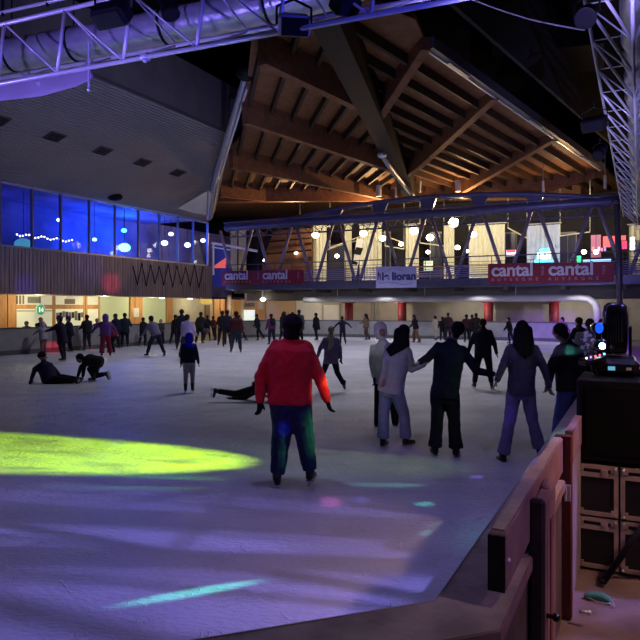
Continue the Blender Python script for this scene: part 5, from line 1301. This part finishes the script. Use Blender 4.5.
# ================================================================ lights
SRC = V((5.0, 6.9, 2.9))      # effect light outside the right barrier
VIO = (.30, .24, 1.0)
# violet wash from the crossing truss onto the near ice
for i, s in enumerate((-.35, .15, .65, 1.15)):
    p = TP(s, -.1); spot('wash_%d' % i, p, (p.x*.9, 5.0+.3*i, 0), (.40, .34, 1.0), 84, 105, .8, r=.12)
# unseen violet spots added high on the right, stretched to shape the ice bands
SRC2 = V((6.6, 4.4, 7.0))
for nm, y0, w_, e_ in (('a', 6.5, 3.6, 900), ('b', 5.38, 5.0, 1150), ('d', 3.95, 12, 1000)):
    for tx in (-3.4, -.9):
        spot('band_violet_'+nm, SRC2, (tx, y0-.09*(tx+1), 0), VIO, e_*(1.5 if tx < -2 else 1.0), w_, .45, sx=.62, sy=5)
# yellow-green beam
gobo(spot('beam_yellow', SRC, (-3.9, 8.62, 0), (.56, 1, .0), 16500, 12, .55, sx=1.2, sy=1.5), 30, .45, 1.1, .36, .56, (1.4, .6, 1))
spot('beam_yellow_soft', SRC, (-.2, 8.2, 0), (.55, 1, .10), 200, 22, .9, sx=1, sy=1.4)
# small coloured dashes
def dash(name, px, py, col, W_, ang, sx=1, sy=1, blend=.5, src=SRC):
    spot(name, src, atz(px, py, 0), col, W_, ang, blend, sy, sx)
dash('dash_cyan', 196, 592, (.12, .9, .70), 5200, 1.5, 2.7, .8, .8)
dash('dash_magenta', 331, 502, (1, .15, .8), 1000, 2.2, .62, 2.2, .9)
dash('dash_violet', 360, 500, (.25, .15, 1), 800, 1.6, .8, 1.5, .9)
dash('dash_green', 388, 485, (.25, .9, .55), 420, 2.4, 2.8, 1.2, .9)
dash('dash_cyan_2', 424, 504, (.15, 1, .8), 900, 1.4, 1.2, 1.5, .9)
dash('dash_cyan_3', 436, 533, (.2, 1, .8), 900, 1.5, 1.4, 1.4, .9)
dash('dash_cyan_4', 446, 525, (.3, .8, .9), 420, 1.9, 1.4, 1.2, .9)
dash('dash_violet_2', 482, 477, (.3, .15, 1), 600, 3, 1, 1, .8)
dash('dash_pale', 105, 487, (.5, .9, .8), 160, 5, 2.4, .3, .8)
# moving head and small beams
MH = V((2.2, 4.6, 2.1))
spot('blue_on_child', (1.6, 4.2, 3.4), at(192, 339, 14.6), (.02, .0, 1), 9000, 2.2, .8)
spot('blue_on_thigh', (1.0, 1.5, 2.5), at(282, 430, 6.95), (.02, .0, 1), 900, 1.9, .8)
spot('purple_on_collar', (1.0, 1.5, 2.5), at(282, 337, 6.95), (.5, .05, 1), 500, 1.1, .8)
spot('orange_side', (3.6, 5.2, 2.2), at(328, 388, 7), (1, .32, .03), 700, 6, .9)
spot('green_side', (4.2, 6.5, 1.9), at(317, 430, 7), (.15, 1, .12), 1100, 8, .9)
spot('red_jacket_wash', (-2.5, 1.5, 4.5), at(291, 365, 7), (1, .16, .36), 120, 15, .8)
spot('violet_on_barrier_far', (10, 14, 4), W(28, -.4, .9), (.25, .05, 1), 20000, 24, .6)
spot('teal_on_cap', (2.6, 5.6, 2.3), W(5.8, -.6, .87), (.1, .9, .7), 22, 30, .8)
spot('red_on_barrier', (2, 10, 4), at(60, 346, 27.5), (1, .06, .12), 22000, 1.9, .6, sx=1.2)
spot('red_on_barrier_2', (2, 10, 4), at(97, 347, 29), (1, .06, .12), 15000, 1.1, .6)
spot('red_on_barrier_3', (2, 10, 4), at(110, 352, 27.5), (1, .05, .10), 15000, .9, .6)
spot('red_on_cladding', (2, 10, 4), at(115, 282, 34), (1, .04, .16), 15000, 2.9, .8)
spot('blue_on_cladding', (2, 10, 4), at(20, 287, 31), (.08, .05, 1), 6000, 3.2, .8)
spot('blue_on_cladding_2', (2, 10, 4), at(92, 268, 33), (.08, .06, 1), 3200, 5, .9)
spot('light_on_barrier_mid', (3, 8, 3), at(440, 330, 41), (.5, .4, 1), 1500, 4, .8)
# uplights on the trusses
spot('truss_side_1', TP(-1.05, -.5, -.9), TP(.15, .35, .2), (.24, .17, 1), 1300, 60, .8)
spot('truss_side_2', TP(1.55, -.4, -.8), TP(.72, .35, .2), (.05, .05, 1), 620, 60, .8)
spot('truss_side_3', TP(.5, -1.6, -1.2), TP(.42, .35, .1), (.22, .18, 1), 90, 80, .8)
spot('truss_up_left', (-5, 2.5, 2.2), TP(.0, .3), (.28, .20, 1), 1500, 60, .7)
spot('truss_up_right', (3.4, 4.9, 1.9), W(7, -.1, 6.1), (.34, .28, 1), 5200, 70, .7)
spot('truss_up_right_2', (4.5, 6, 2.2), W(20, -.3, 6.1), (.40, .36, 1), 4500, 40, .8)
# unseen fill spots added high over the rink, pointing down
for (x, y, w_) in ((2, 22, 950), (-5, 28, 1050), (8, 30, 950), (1, 34, 1150), (-1.5, 18, 420), (4, 19, 380)):
    spot('rink_fill', (x, y, 8.8), (x, y, 0), (.86, .84, 1), w_, 116, .6, r=.25)
# gallery and hall
for k, v in enumerate((-22, -16, -10, -4, 2)):
    spot('gallery_up_%d' % k, W(40.0, v, 7.9), W(38.5, v-1, 10), (1, .58, .26), 1150 if k < 3 else 330, 150, .5, r=.15)
for k, v in enumerate((-21, -15, -9, -3)):
    spot('gallery_in_%d' % k, W(40.2, v, 8.6), W(44.5, v, 5.2), (1, .86, .60), 700, 130, .5, r=.15)
for k, v in enumerate((-21.5, -15.5, -9.5, -3.5, 3)):
    point('under_gallery_%d' % k, W(41.2, v, 2.38), (1, .84, .60) if k < 2 else (1, .93, .78), 78, .05)
for k, v in enumerate((-20, -14.5, -8.5, -3)):
    spot('edge_down_%d' % k, W(37.3, v, 3.1), W(37.9, v, 0), (.95, .92, 1), 150, 125, .5)
spot('pipe_light', W(36.5, -2.2, 2.2), W(38.6, -4, 2.5), (1, 1, 1), 16, 150, .5)
for k, u in enumerate((18, 22.5, 27, 31, 36, 40)):
    point('walkway_%d' % k, W(u, -27.2, 2.45), (1, .86, .55), 62, .06)
# blue room behind the windows
for k, (u, w_) in enumerate(((19, 9), (22.5, 16), (26, 45), (29, 220), (31.5, 360), (34, 30))):
    point('blue_room_%d' % k, W(u, -29.6, 6.9), ((.10, .05, 1), (.10, .05, 1), (.07, .05, 1), (.03, .06, 1), (.01, .16, 1), (.01, .16, 1))[k], w_, .1)
point('cyan_room', W(29, -29, 5.6), (.02, .35, 1), 60, .1)
point('end_room', W(38.5, -29.5, 6.5), (.45, .46, .9), 30, .1)
spot('soffit_blue', (0, 12, 2.5), W(22, -21, 9.4), (.36, .40, 1), 2600, 60, .9)  # added fill for the soffit, stands in for bounce off the ice
# warm dim light over the floor on the near right
spot('floor_warm', (3.4, 3.0, 3.2), (2.0, 4.0, 0), (1, .55, .42), 250, 70, .8, r=.1)
spot('plank_pink', (2.4, 1.2, 2.4), W(3.0, -.4, 1.0), (.60, .30, 1), 45, 50, .8, r=.05)
# ================================================================ world and camera
w = bpy.data.worlds.new('night'); bpy.context.scene.world = w; w.use_nodes = True
w.node_tree.nodes['Background'].inputs[0].default_value = (.32, .30, .55, 1); w.node_tree.nodes['Background'].inputs[1].default_value = .03
cam = bpy.data.cameras.new('camera'); co = bpy.data.objects.new('camera', cam); C.objects.link(co)
co.location = (0, 0, CAMZ); co.rotation_euler = (PI/2, 0, 0); cam.lens = 36; cam.sensor_width = 36; cam.shift_y = -12/640; cam.clip_end = 200; cam.clip_start = .05
sc = bpy.context.scene; sc.camera = co
sc.view_settings.view_transform = 'Standard'; sc.view_settings.look = 'None'; sc.view_settings.exposure = 0; sc.view_settings.gamma = 1
sc.view_settings.use_curve_mapping = False
sc.cycles.use_denoising = True

for k, (x, y) in enumerate(((-2, 14), (6, 16))):
    spot('gallery_violet_%d' % k, (x, y, 4.5), W(37, (-16, -5)[k], 5.5), (.40, .37, .9), 3000, 34, .8)

spot('ledge_warm', (1.8, 1.6, 3.0), (.55, 2.1, .87), (1, .80, .70), 22, 44, .9, r=.05)

spot('violet_on_thigh', (1.0, 2.0, 2.6), at(508, 415, 8.1), (.25, .08, 1), 260, 2.8, .8)
spot('violet_on_shirt', (2.8, 5.0, 3.0), at(589, 332, 12.6), (.55, .45, 1), 620, 7, .8)
spot('teal_on_hoodie', (1.0, 2.0, 3.2), at(372, 347, 10.5), (.1, 1, .7), 170, .9, .8)
HA, HE = at(597, 351, 5.0), at(540, 349, 6.7)
spot('green_beam', HA, HE, (.25, 1, .45), 16, 5.0, .3, r=.01)
hz = MB(); hz.tube(HA, HE, .010, .10, 20)
hm = bpy.data.materials.new('thin_haze'); hm.use_nodes = True; hm.node_tree.nodes.remove(hm.node_tree.nodes['Principled BSDF'])
vs_ = hm.node_tree.nodes.new('ShaderNodeVolumeScatter'); vs_.inputs['Density'].default_value = .45; vs_.inputs['Anisotropy'].default_value = .2
hm.node_tree.links.new(vs_.outputs[0], hm.node_tree.nodes['Material Output'].inputs['Volume'])
props(hz.build('light_haze', hm, None, True), 'faint green haze of the beam before the black top of the leaning person', 'haze', kind='stuff')

spot('post_edge', (3.6, 3.7, 1.9), W(4.3, -.38, .8), (1, .38, .16), 10, 30, .8, r=.05)

spot('white_on_hood', (-1.5, 3.5, 4.4), at(380, 338, 10.5), (.75, .65, 1), 260, 5, .9)
spot('white_on_overalls', (-1.5, 3.5, 4.4), at(395, 385, 9), (.75, .72, 1), 150, 12, .9)

spot('orange_on_hem', (3.2, 5.8, 2.3), at(314, 386, 7), (1, .35, .0), 1500, 1.6, .6)
